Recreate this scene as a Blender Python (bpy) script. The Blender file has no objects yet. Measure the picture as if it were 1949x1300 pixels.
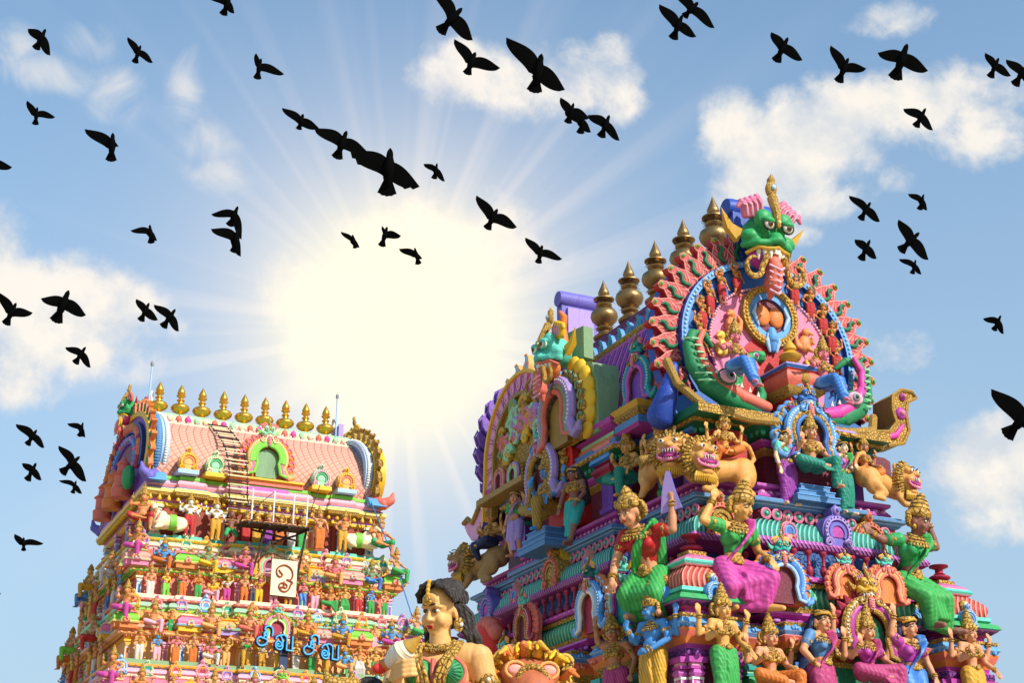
import bpy, math, random
from math import sin, cos, pi, radians, hypot, atan2, sqrt
from mathutils import Vector, Matrix, Euler
rnd = random.Random(11)
scene = bpy.context.scene
COL = scene.collection
TMP = bpy.data.scenes.new('scratch')

# ------------------------------------------------------------------ camera (measured from the vanishing points)
FPX, CX, CY = 2885., 974.5, 650.
PITCH = atan2(1140, FPX); YAW = radians(25.2)
_hx, _hy = sin(YAW), cos(YAW)
CR = Vector((_hy, -_hx, 0)); CF = Vector((cos(PITCH)*_hx, cos(PITCH)*_hy, sin(PITCH))); CU = CR.cross(CF)
CAM = Vector((0, 0, 1.6))
def ray(px, py): return CF + CR*((px-CX)/FPX) - CU*((py-CY)/FPX)
def onX(px, py, x): d = ray(px, py); return CAM + d*(x/d.x)
def onY(px, py, y): d = ray(px, py); return CAM + d*(y/d.y)
def onZ(px, py, z): d = ray(px, py); return CAM + d*((z-CAM.z)/d.z)
def onD(px, py, dist): d = ray(px, py); return CAM + d*(dist/hypot(d.x, d.y))
cam = bpy.data.cameras.new('camera'); camo = bpy.data.objects.new('camera', cam); COL.objects.link(camo)
cam.sensor_width = 36; cam.lens = 36*FPX/1949; cam.clip_end = 6000; cam.clip_start = .2
camo.location = CAM
camo.rotation_euler = Matrix((CR, CU, -CF)).transposed().to_euler()
scene.camera = camo

# ------------------------------------------------------------------ materials
MATS = {}
def lin(h):
    h = h.lstrip('#'); o = []
    for i in (0, 2, 4):
        c = int(h[i:i+2], 16)/255
        o.append(c/12.92 if c <= .04045 else ((c+.055)/1.055)**2.4)
    return o
class NT:
    def __init__(s, t): s.t = t
    def n(s, ty, **kw):
        x = s.t.nodes.new(ty)
        for k, v in kw.items():
            if k.startswith('i_'):
                key = k[2:]; key = int(key) if key.isdigit() else key
                s.put(x.inputs[key], v)
            else: setattr(x, k, v)
        return x
    def put(s, sock, v):
        if isinstance(v, bpy.types.NodeSocket): s.t.links.new(v, sock)
        elif isinstance(v, bpy.types.Node): s.t.links.new(v.outputs[0], sock)
        else: sock.default_value = v
    def m(s, op, a, b=0., c=0., clamp=False):
        x = s.t.nodes.new('ShaderNodeMath'); x.operation = op; x.use_clamp = clamp
        for i, q in enumerate((a, b, c)): s.put(x.inputs[i], q)
        return x.outputs[0]
    def mix(s, f, a, b, blend='MIX'):
        x = s.t.nodes.new('ShaderNodeMix'); x.data_type = 'RGBA'; x.blend_type = blend
        s.put(x.inputs[0], f); s.put(x.inputs[6], a); s.put(x.inputs[7], b)
        return x.outputs[2]
def paint(name, hexc, rough=.5, kind='plain', hex2=None, scale=1., metal=0., bump=.28):
    """painted plaster: a base colour with worn, slightly dusty mottling and a fine hand-made relief"""
    if name in MATS: return MATS[name]
    mt = bpy.data.materials.new(name); mt.use_nodes = True; t = NT(mt.node_tree); b = mt.node_tree.nodes['Principled BSDF']
    c = lin(hexc) + [1]; c2 = (lin(hex2) if hex2 else [x*.55 for x in c[:3]]) + [1]
    tc = t.n('ShaderNodeTexCoord').outputs['Object']
    n1 = t.n('ShaderNodeTexNoise', i_Vector=tc, i_Scale=2.2*scale, i_Detail=5., i_Roughness=.65).outputs[0]
    n2 = t.n('ShaderNodeTexNoise', i_Vector=tc, i_Scale=14*scale, i_Detail=4., i_Roughness=.6).outputs[0]
    base = c
    hgt = n2
    if kind == 'carved':      # carved and painted ornament: second colour painted in lines between the beads
        v = t.n('ShaderNodeTexVoronoi', i_Vector=tc, i_Scale=9*scale, feature='DISTANCE_TO_EDGE').outputs[0]
        f = t.m('MULTIPLY', v, 7., clamp=True)
        base = t.mix(f, c2, c); hgt = t.m('ADD', t.m('MULTIPLY', f, 1.6), n2)
    elif kind in ('rib', 'fold', 'dash'):
        sx = t.n('ShaderNodeSeparateXYZ', i_Vector=tc)
        if kind == 'fold': u = t.m('ADD', t.m('ADD', sx.outputs[0], t.m('MULTIPLY', sx.outputs[1], .6)), t.m('MULTIPLY', sx.outputs[2], .35))
        elif kind == 'dash': u = t.m('ADD', t.m('SUBTRACT', sx.outputs[0], sx.outputs[1]), t.m('MULTIPLY', sx.outputs[2], .6))
        else: u = t.m('SUBTRACT', sx.outputs[0], sx.outputs[1])
        u = t.m('ADD', u, t.m('MULTIPLY', n1, .06/scale))
        w = t.m('ADD', t.m('MULTIPLY', t.m('SINE', t.m('MULTIPLY', u, 36*scale)), .5), .5)
        p = t.m('POWER', w, 6. if kind == 'dash' else 2.2)
        if kind == 'dash': p = t.m('MULTIPLY', p, .8)
        base = t.mix(t.m('MULTIPLY', p, .5 if kind == 'fold' else .75), c, c2); hgt = t.m('ADD', t.m('MULTIPLY', w, 2.5), n2)
    elif kind == 'scale':
        sx = t.n('ShaderNodeSeparateXYZ', i_Vector=tc)
        a = t.m('PINGPONG', t.m('MULTIPLY', t.m('ADD', t.m('SUBTRACT', sx.outputs[0], sx.outputs[1]), sx.outputs[2]), scale), .5)
        bb = t.m('PINGPONG', t.m('MULTIPLY', t.m('SUBTRACT', t.m('SUBTRACT', sx.outputs[0], sx.outputs[1]), sx.outputs[2]), scale), .5)
        mn = t.m('MINIMUM', a, bb); f = t.m('MULTIPLY', mn, 9., clamp=True)
        base = t.mix(f, c2, c); hgt = t.m('ADD', t.m('MULTIPLY', t.m('MULTIPLY', mn, 3., clamp=True), 3.), n2)
    if name == 'bird black':
        b.inputs['Base Color'].default_value = (.004, .004, .004, 1); b.inputs['Roughness'].default_value = 1.; b.inputs['Specular IOR Level'].default_value = 0.; MATS[name] = mt; return mt
    mp = t.n('ShaderNodeMapping', i_Vector=tc); mp.inputs['Scale'].default_value = (7*scale, 7*scale, .7*scale)
    n3 = t.n('ShaderNodeTexNoise', i_Vector=mp.outputs[0], i_Scale=1., i_Detail=4., i_Roughness=.7).outputs[0]
    dust = t.m('MULTIPLY', t.m('SUBTRACT', n1, .42), 1.5, clamp=True)
    grey = t.mix(.35, base, (.22, .19, .16, 1))
    col = t.mix(t.m('MULTIPLY', dust, .5), base, grey)
    col = t.mix(t.m('MULTIPLY', t.m('SUBTRACT', n3, .53), 3.4, clamp=True), col, t.mix(.55, col, (.05, .04, .035, 1)))
    lite = t.mix(.16, col, (.85, .8, .72, 1))
    col = t.mix(t.m('MULTIPLY', t.m('SUBTRACT', n2, .55), 3., clamp=True), col, lite)
    t.put(b.inputs['Base Color'], col)
    t.put(b.inputs['Roughness'], t.m('ADD', t.m('MULTIPLY', n2, .25), rough-.04))
    b.inputs['Metallic'].default_value = metal
    b.inputs['Specular IOR Level'].default_value = .33
    bp = t.n('ShaderNodeBump', i_Strength=min(1., bump*(2.5 if kind != 'plain' else 1)), i_Distance=.03/scale, i_Height=hgt)
    t.put(b.inputs['Normal'], bp.outputs[0])
    MATS[name] = mt
    return mt
PAL = {  # name: (hex, options)
 'gold': ('#c79a3c', dict(rough=.42, kind='carved', hex2='#6e4a14', scale=3)),
 'gold plain': ('#d2a030', dict(rough=.4)),
 'ochre': ('#c89a3c', dict(rough=.45, kind='carved', hex2='#7d5a1c', scale=1.2)),
 'ochre dark': ('#9c7c34', dict()),
 'copper': ('#9a7a4c', dict(rough=.34, metal=.85, hex2='#4a3a26')),
 'brass': ('#e0a83a', dict(rough=.26, metal=.85)),
 'straw': ('#4a3520', dict(rough=.9)),
 'magenta': ('#b03a98', dict(rough=.4)), 'magenta dark': ('#84205f', dict(rough=.42)), 'magenta pale': ('#c45cb0', dict(rough=.42)),  # the third magenta is a paler trim colour of its own
 'purple': ('#7a4aae', dict(rough=.42)), 'lilac': ('#a88cc8', dict()), 'violet': ('#6c62b8', dict(rough=.45)),
 'purple dash': ('#a44a9c', dict(kind='dash', hex2='#e0b8dc', scale=1.3)),
 'purple carved': ('#7c3488', dict(kind='carved', hex2='#3c0f44', scale=.7)),
 'pink': ('#e07a9c', dict(rough=.45)), 'pink pale': ('#e8a8b8', dict()), 'hot pink': ('#d63c98', dict(rough=.42)),
 'rose flame': ('#d0444c', dict(kind='carved', hex2='#e8a098', scale=1.2)),
 'coral': ('#dc6c58', dict(rough=.45)), 'coral pale': ('#e8998a', dict()), 'salmon rib': ('#c44a3c', dict(kind='rib', hex2='#eea898', scale=1.1)),
 'red': ('#b81c1c', dict(rough=.42)), 'scarlet': ('#e03028', dict()), 'maroon': ('#702034', dict(rough=.45)), 'crimson': ('#a02440', dict(rough=.42)),
 'orange': ('#e07c38', dict(rough=.45)), 'orange pale': ('#eea85c', dict()), 'yellow': ('#ecb81c', dict(rough=.4)), 'yellow pale': ('#f0d880', dict()),
 'blue': ('#346cb4', dict(rough=.42)), 'blue deep': ('#2448a8', dict(rough=.38)), 'sky blue': ('#5c9cd8', dict(rough=.45)), 'blue pale': ('#a4c4e0', dict()),
 'steel blue': ('#4c80b0', dict(rough=.4)), 'navy': ('#182c58', dict(rough=.45)), 'navy carved': ('#2c5490', dict(kind='carved', hex2='#3c6a9c', scale=.6)),
 'teal': ('#28a094', dict(rough=.42)), 'teal rib': ('#128878', dict(kind='rib', hex2='#9cdccc', scale=1.15)), 'aqua': ('#5cc8b0', dict()), 'teal dark': ('#186058', dict()),
 'green': ('#2c9c54', dict(rough=.42)), 'green deep': ('#187048', dict(rough=.42)), 'lime': ('#7cc83c', dict()), 'mint': ('#9cd8a4', dict()), 'sage': ('#7c9c70', dict()), 'green rib': ('#2c9c6c', dict(kind='rib', hex2='#a4e0c0', scale=.9)),
 'white': ('#e4e0d4', dict()), 'cream': ('#ecd8ac', dict()), 'ivory': ('#e8e0c8', dict(rough=.4)), 'grey': ('#8c8c90', dict()), 'black': ('#141210', dict(rough=.5)), 'brown': ('#5c3a24', dict()), 'hair': ('#2a2422', dict(rough=.6, kind='fold', hex2='#4a4038', scale=6)), 'dark wood': ('#3a2a22', dict(rough=.8)),
 'skin gold': ('#dca054', dict(rough=.45)), 'skin warm': ('#d89468', dict(rough=.45)), 'skin tan': ('#b87850', dict(rough=.45)), 'skin pink': ('#d8707c', dict(rough=.45)), 'skin brown': ('#8c5848', dict(rough=.45)), 'skin blue': ('#4c90cc', dict(rough=.45)), 'skin cream': ('#e4ae68', dict(rough=.42, hex2='#c87c3c')), 'skin pale': ('#ecc89c', dict(rough=.42)), 'skin orange': ('#e0884c', dict(rough=.45)), 'skin yellow': ('#e8b84c', dict(rough=.45)),
 'beast hide': ('#b8643c', dict(rough=.5, hex2='#8c3c24')), 'lion': ('#d8984c', dict(rough=.5)), 'lion shade': ('#a8804c', dict(rough=.5)),
 'cloth pink': ('#d0489c', dict(kind='fold', hex2='#8c2470', scale=6)), 'cloth green': ('#3ca84c', dict(kind='fold', hex2='#1c6c34', scale=6)), 'cloth teal': ('#1c8c74', dict(kind='fold', hex2='#0c5048', scale=6)), 'cloth blue': ('#2c70c0', dict(kind='fold', hex2='#8cbcec', scale=1.2)), 'cloth purple': ('#9c3ca0', dict(kind='fold', hex2='#5c1c68', scale=6)), 'cloth rose': ('#b83c74', dict(kind='fold', hex2='#7c1c4c', scale=6)), 'cloth red': ('#c82c2c', dict(kind='fold', hex2='#841818', scale=6)), 'cloth yellow': ('#dca42c', dict(kind='fold', hex2='#946418', scale=6)), 'cloth mustard': ('#a8822c', dict(kind='fold', hex2='#6c5018', scale=6)), 'cloth orange': ('#dc7828', dict(kind='fold', hex2='#944414', scale=6)), 'cloth white': ('#dcd4c8', dict(kind='fold', hex2='#a89c90', scale=6)), 'cloth navy': ('#22305c', dict(kind='fold', hex2='#141c38', scale=6)),
 'flame salmon': ('#c0444a', dict(rough=.5)), 'makara green': ('#1f8450', dict(rough=.5)), 'tile scale': ('#d8a088', dict(kind='scale', hex2='#a85c44', scale=2.1)), 'tile dark': ('#742868', dict(kind='carved', hex2='#7c2c6c', scale=.6)),
 'lotus pink': ('#eaa0c8', dict(rough=.45)), 'bird black': ('#030303', dict(rough=.8)),
 'neon blue': ('#4cb4e8', dict(rough=.35)), 'iron': ('#3c3430', dict(rough=.6, metal=.3)), 'rust plank': ('#5c4434', dict(rough=.85, kind='fold', hex2='#3a2a22', scale=.6)), 'board': ('#ecdcb0', dict()), 'brick red': ('#9c3c28', dict()), 'courtyard': ('#c8b494', dict(kind='carved', hex2='#a08c74', scale=.03)), 'masonry': ('#8c7c6c', dict(kind='carved', hex2='#6c6054', scale=.2)),
}
def M(n):
    if n not in MATS:
        h, o = PAL[n]; paint(n, h, **o)
    return MATS[n]

# ------------------------------------------------------------------ geometry accumulator
def frame(d):
    d = Vector(d).normalized(); a = Vector((0, 0, 1)) if abs(d.z) < .9 else Vector((1, 0, 0))
    x = a.cross(d).normalized(); return x, d.cross(x), d
class G:
    def __init__(s): s.v = []; s.f = []; s.m = []; s.names = []
    def mi(s, n):
        if n not in s.names: s.names.append(n)
        return s.names.index(n)
    def add(s, vs, fs, mat):
        o = len(s.v); s.v += [tuple(p) for p in vs]; s.f += [tuple(i+o for i in f) for f in fs]
        if isinstance(mat, str): s.m += [s.mi(mat)]*len(fs)
        else: s.m += [s.mi(x) for x in mat]
        return s
    def app(s, g, X=None):
        o = len(s.v); s.v += [tuple(X @ Vector(p)) for p in g.v] if X is not None else g.v
        flip = X is not None and X.determinant() < 0
        s.f += [tuple(i+o for i in (reversed(f) if flip else f)) for f in g.f]
        mp = [s.mi(n) for n in g.names]; s.m += [mp[i] for i in g.m]
        return s
    def box(s, c, d, mat, rz=0., tap=1.):
        x, y, z = (q/2 for q in d); ca, sa = cos(rz), sin(rz); vs = []
        for sz, k in ((-1, 1.), (1, tap)):
            for sx, sy in ((-1, -1), (1, -1), (1, 1), (-1, 1)):
                a, b = sx*x*k, sy*y*k; vs.append((c[0]+a*ca-b*sa, c[1]+a*sa+b*ca, c[2]+sz*z))
        return s.add(vs, [(3, 2, 1, 0), (4, 5, 6, 7), (0, 1, 5, 4), (1, 2, 6, 5), (2, 3, 7, 6), (3, 0, 4, 7)], mat)
    def lathe(s, prof, mat, n=16, c=(0, 0, 0), d=(0, 0, 1), sx=1., sy=1., ph=0.):
        X, Y, Z = frame(d) if tuple(d) != (0, 0, 1) else (Vector((1, 0, 0)), Vector((0, 1, 0)), Vector((0, 0, 1)))
        c = Vector(c); vs = []; fs = []; ms = []
        for r, z in prof:
            for i in range(n):
                a = 2*pi*i/n+ph; vs.append(c + X*(r*cos(a)*sx) + Y*(r*sin(a)*sy) + Z*z)
        for j in range(len(prof)-1):
            for i in range(n):
                k = (i+1) % n; fs.append((j*n+i, j*n+k, (j+1)*n+k, (j+1)*n+i)); ms.append(mat if isinstance(mat, str) else mat[min(j, len(mat)-1)])
        L = (len(prof)-1)*n
        fs.append(tuple(reversed(range(n)))); ms.append(ms[0]); fs.append(tuple(L+i for i in range(n))); ms.append(ms[-2])
        return s.add(vs, fs, ms)
    def tube(s, pts, r, mat, n=8, closed=False, flat=1., up=None):
        pts = [Vector(p) for p in pts]; N = len(pts); vs = []; fs = []
        rs = r if isinstance(r, (list, tuple)) else [r]*N
        prev = None
        for i, p in enumerate(pts):
            d = (pts[(i+1) % N]-pts[i-1]) if closed else (pts[min(i+1, N-1)]-pts[max(i-1, 0)])
            if d.length < 1e-9: d = Vector((0, 0, 1))
            d.normalize()
            if up is not None: y = Vector(up)
            elif prev is None: y = frame(d)[0]
            else: y = prev
            x = (y - d*y.dot(d))
            if x.length < 1e-6: x = frame(d)[0]
            x.normalize(); prev = x; w = d.cross(x)
            for k in range(n):
                a = 2*pi*k/n; vs.append(p + x*(rs[i]*cos(a)*flat) + w*(rs[i]*sin(a)))
        for i in range(N if closed else N-1):
            for k in range(n):
                k2 = (k+1) % n; j = (i+1) % N; fs.append((i*n+k, i*n+k2, j*n+k2, j*n+k))
        if not closed: fs += [tuple(reversed(range(n))), tuple((N-1)*n+k for k in range(n))]
        return s.add(vs, fs, mat)
    def ell(s, c, r, mat, n=12, m=8, rot=None):
        if not isinstance(r, (tuple, list)): r = (r, r, r)
        vs = [Vector((0, 0, -r[2]))]; fs = []
        for j in range(1, m):
            t = pi*j/m-pi/2
            for i in range(n): a = 2*pi*i/n; vs.append(Vector((r[0]*cos(t)*cos(a), r[1]*cos(t)*sin(a), r[2]*sin(t))))
        vs.append(Vector((0, 0, r[2]))); T = len(vs)-1
        for i in range(n):
            k = (i+1) % n; fs.append((0, 1+k, 1+i)); fs.append((T, T-n+i, T-n+k))
            for j in range(m-2): fs.append((1+j*n+i, 1+j*n+k, 1+(j+1)*n+k, 1+(j+1)*n+i))
        if rot is not None: vs = [rot @ p for p in vs]
        c = Vector(c)
        return s.add([p+c for p in vs], fs, mat)
    def cap(s, p0, p1, r0, r1, mat='x', n=10):
        p0, p1 = Vector(p0), Vector(p1); L = (p1-p0).length
        if L < 1e-6: return s.ell(p0, r0, mat)
        pr = [(r0*cos(a), -r0*sin(a)) for a in (1.5, 1.1, .6, .2)] + [(r1*cos(a), L+r1*sin(a)) for a in (.2, .6, 1.1, 1.5)]
        return s.lathe(pr, mat, n, p0, (p1-p0)/L)
    def chain(s, pts, rs, mat='x', n=10):
        for i in range(len(pts)-1): s.cap(pts[i], pts[i+1], rs[i], rs[i+1], mat, n)
        return s
    def slab(s, poly, y0, y1, mat, side=None, inset=0.):
        """outline in the x-z plane (counter-clockwise seen from -y), given a real thickness from y0 (front) to y1"""
        n = len(poly); side = side or mat
        if inset:
            cx = sum(p[0] for p in poly)/n; cz = sum(p[1] for p in poly)/n
            fr = [(p[0]+(cx-p[0])*inset, p[1]+(cz-p[1])*inset) for p in poly]
        else: fr = poly
        vs = [(p[0], y0, p[1]) for p in fr] + [(p[0], y1, p[1]) for p in poly]
        fs = [tuple(range(n)), tuple(reversed(range(n, 2*n)))]
        fs += [(i, i+n, (i+1) % n+n, (i+1) % n) for i in range(n)]
        return s.add(vs, fs, [mat, side]+[side]*n)
    def ring(s, a, b, y0, y1, mat, side=None, close=False):
        """ribbon between two curves (x,z lists) with front at y0, back at y1"""
        n = len(a); side = side or mat
        vs = [(p[0], y0, p[1]) for p in a]+[(p[0], y0, p[1]) for p in b]+[(p[0], y1, p[1]) for p in a]+[(p[0], y1, p[1]) for p in b]
        fs = []; ms = []
        for i in range(n if close else n-1):
            j = (i+1) % n
            fs += [(i, j, n+j, n+i), (2*n+j, 2*n+i, 3*n+i, 3*n+j), (j, i, 2*n+i, 2*n+j), (n+i, n+j, 3*n+j, 3*n+i)]; ms += [mat, side, side, side]
        if not close:
            fs += [(0, n, 3*n, 2*n), (n-1, 3*n-1, 4*n-1, 2*n-1)]; ms += [side]*2
        return s.add(vs, fs, ms)
    def mesh(s, name, sharp=40):
        me = bpy.data.meshes.new(name); me.from_pydata(s.v, [], s.f)
        for n in s.names: me.materials.append(M(n))
        me.polygons.foreach_set('material_index', s.m)
        me.polygons.foreach_set('use_smooth', [True]*len(s.f))
        me.update()
        if sharp: me.set_sharp_from_angle(angle=radians(sharp))
        return me
def rotm(x=0, y=0, z=0): return Euler((radians(x), radians(y), radians(z))).to_matrix()
def TR(l=(0, 0, 0), z=0, s=1., x=0, y=0):
    sv = s if isinstance(s, (tuple, list)) else (s, s, s)
    return Matrix.Translation(l) @ Euler((radians(x), radians(y), radians(z))).to_matrix().to_4x4() @ Matrix.Diagonal((*sv, 1))
def sculpt(g, vox, sm=2):
    """one continuous surface grown over the rough clay pieces of g"""
    me = bpy.data.meshes.new('clay'); me.from_pydata(g.v, [], g.f); o = bpy.data.objects.new('clay', me); TMP.collection.objects.link(o)
    r = o.modifiers.new('r', 'REMESH'); r.mode = 'VOXEL'; r.voxel_size = vox
    if sm: k = o.modifiers.new('s', 'SMOOTH'); k.iterations = sm; k.factor = .5
    TMP.view_layers[0].update(); dg = TMP.view_layers[0].depsgraph; dg.update()
    e = o.evaluated_get(dg); em = e.to_mesh()
    n = len(em.vertices); co = [0.]*(3*n); em.vertices.foreach_get('co', co)
    vs = [tuple(co[3*i:3*i+3]) for i in range(n)]; fs = [tuple(p.vertices) for p in em.polygons]
    e.to_mesh_clear(); bpy.data.objects.remove(o); bpy.data.meshes.remove(me)
    return vs, fs
def clay(g, vox, mat, sm=2):
    v, f = sculpt(g, vox, sm); return G().add(v, f, mat)

# ------------------------------------------------------------------ objects
def ob(name, data, parent=None, loc=(0, 0, 0), rz=0., label=None, cat=None, group=None, kind=None, sc=1., sharp=40, rot=None):
    if isinstance(data, G): data = data.mesh(name, sharp)
    o = bpy.data.objects.new(name, data); COL.objects.link(o); o.parent = parent; o.location = loc
    o.rotation_euler = rot if rot is not None else (0, 0, radians(rz))
    o.scale = (sc, sc, sc) if not isinstance(sc, (tuple, list)) else sc
    for k, v in (('label', label), ('category', cat), ('group', group), ('kind', kind)):
        if v: o[k] = v
    return o
def thing(name, loc, label, cat, rz=0., group=None, sc=1., rot=None): return ob(name, None, None, loc, rz, label, cat, group, None, sc, rot=rot)

# ------------------------------------------------------------------ plan sweeps (mouldings run round a stepped plan)
def plan(hx, hy, bays=()):
    """rectangle with projecting bays; bays = (side, centre, half, out): side 'f' front -y, 'b' back, 'l' left -x, 'r' right"""
    P = []
    def side(pts_fn, L, key):
        bs = sorted([b for b in bays if b[0] == key], key=lambda b: b[1]); out = [pts_fn(-L, 0)]
        for _, c, h, o in bs:
            out += [pts_fn(c-h, 0), pts_fn(c-h, o), pts_fn(c+h, o), pts_fn(c+h, 0)]
        return out
    P += side(lambda u, o: (u, -hy-o), hx, 'f'); P += side(lambda u, o: (hx+o, u), hy, 'r')
    P += side(lambda u, o: (-u, hy+o), hx, 'b'); P += side(lambda u, o: (-hx-o, -u), hy, 'l')
    Q = [P[0]]
    for p in P[1:]:
        if hypot(p[0]-Q[-1][0], p[1]-Q[-1][1]) > 1e-6: Q.append(p)
    return Q
def offset(P, o):
    n = len(P); R = []
    for i in range(n):
        a, b, c = P[i-1], P[i], P[(i+1) % n]
        d1 = (b[0]-a[0], b[1]-a[1]); d2 = (c[0]-b[0], c[1]-b[1]); l1 = hypot(*d1); l2 = hypot(*d2)
        n1 = (d1[1]/l1, -d1[0]/l1); n2 = (d2[1]/l2, -d2[0]/l2)
        R.append((b[0]+(n1[0]+n2[0])*o, b[1]+(n1[1]+n2[1])*o) if abs(n1[0]*n2[0]+n1[1]*n2[1]) < .5 else (b[0]+n1[0]*o, b[1]+n1[1]*o))
    return R
def sweep(P, prof, top=True, g=None):
    """prof = [(offset, z, material of the strip up to the next point)]"""
    g = g or G(); n = len(P); vs = []; fs = []; ms = []
    for o, z, _ in prof: vs += [(x, y, z) for x, y in offset(P, o)]
    for j in range(len(prof)-1):
        for i in range(n):
            k = (i+1) % n; fs.append((j*n+i, j*n+k, (j+1)*n+k, (j+1)*n+i)); ms.append(prof[j][2])
    L = (len(prof)-1)*n
    if top: fs.append(tuple(L+i for i in range(n))); ms.append(prof[-2][2])
    fs.append(tuple(reversed(range(n)))); ms.append(prof[0][2])
    return g.add(vs, fs, ms)
def roll(o, z0, z1, bulge, mat, k=6, power=1.):
    return [(o+bulge*sin(pi*i/k)**power, z0+(z1-z0)*i/k, mat) for i in range(k+1)]
def arc_pts(r, a0, a1, n, cx=0., cz=0., sx=1., sz=1.):
    return [(cx+r*sx*sin(radians(a0+(a1-a0)*i/(n-1))), cz+r*sz*cos(radians(a0+(a1-a0)*i/(n-1)))) for i in range(n)]
# ================================================================== statues
ORIGIN = Vector((0, 0, 0))
def lerp(a, b, t): return Vector(a)+(Vector(b)-Vector(a))*t
BASE = dict(pel=(0, 0, .52), che=(0, 0, .69), nek=(0, 0, .80), hed=(0, -.015, .885), hr=(0, 0, 0), fem=1, hs=1.15,
            sa=(-.118, 0, .765), ea=(-.165, .01, .62), ha=(-.15, -.09, .52), da=None,
            sb=(.118, 0, .765), eb=(.165, .01, .62), hb=(.15, -.09, .52), db=None,
            ia=(-.062, 0, .50), ka=(-.075, -.03, .28), fa=(-.07, .0, .045), ta=(-.1, -.09, .02),
            ib=(.062, 0, .50), kb=(.075, -.02, .28), fb=(.07, .0, .045), tb=(.1, -.09, .02), four=None, mouth=0)
SEAT = dict(pel=(0, 0, .10), che=(0, -.01, .27), nek=(0, -.01, .385), hed=(0, -.025, .47), sa=(-.118, 0, .345), sb=(.118, 0, .345), ea=(-.19, -.02, .22), eb=(.19, -.02, .22),
            ha=(-.15, -.15, .27), hb=(.16, -.2, .16), da=(0, -.1, 1), db=(.1, -.4, -.8),
            ia=(-.07, 0, .085), ka=(-.24, -.15, .10), fa=(-.02, -.23, .04), ta=(.05, -.26, .03),
            ib=(.07, 0, .085), kb=(.14, -.26, .10), fb=(.13, -.24, -.17), tb=(.15, -.33, -.2))
FOURS = (((-.12, .03, .73), (-.25, .02, .66), (-.27, -.02, .83)), ((.12, .03, .73), (.25, .02, .66), (.27, -.02, .83)))
def up4(dz): return tuple(tuple((p[0], p[1], p[2]+dz) for p in arm) for arm in FOURS)
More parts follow.
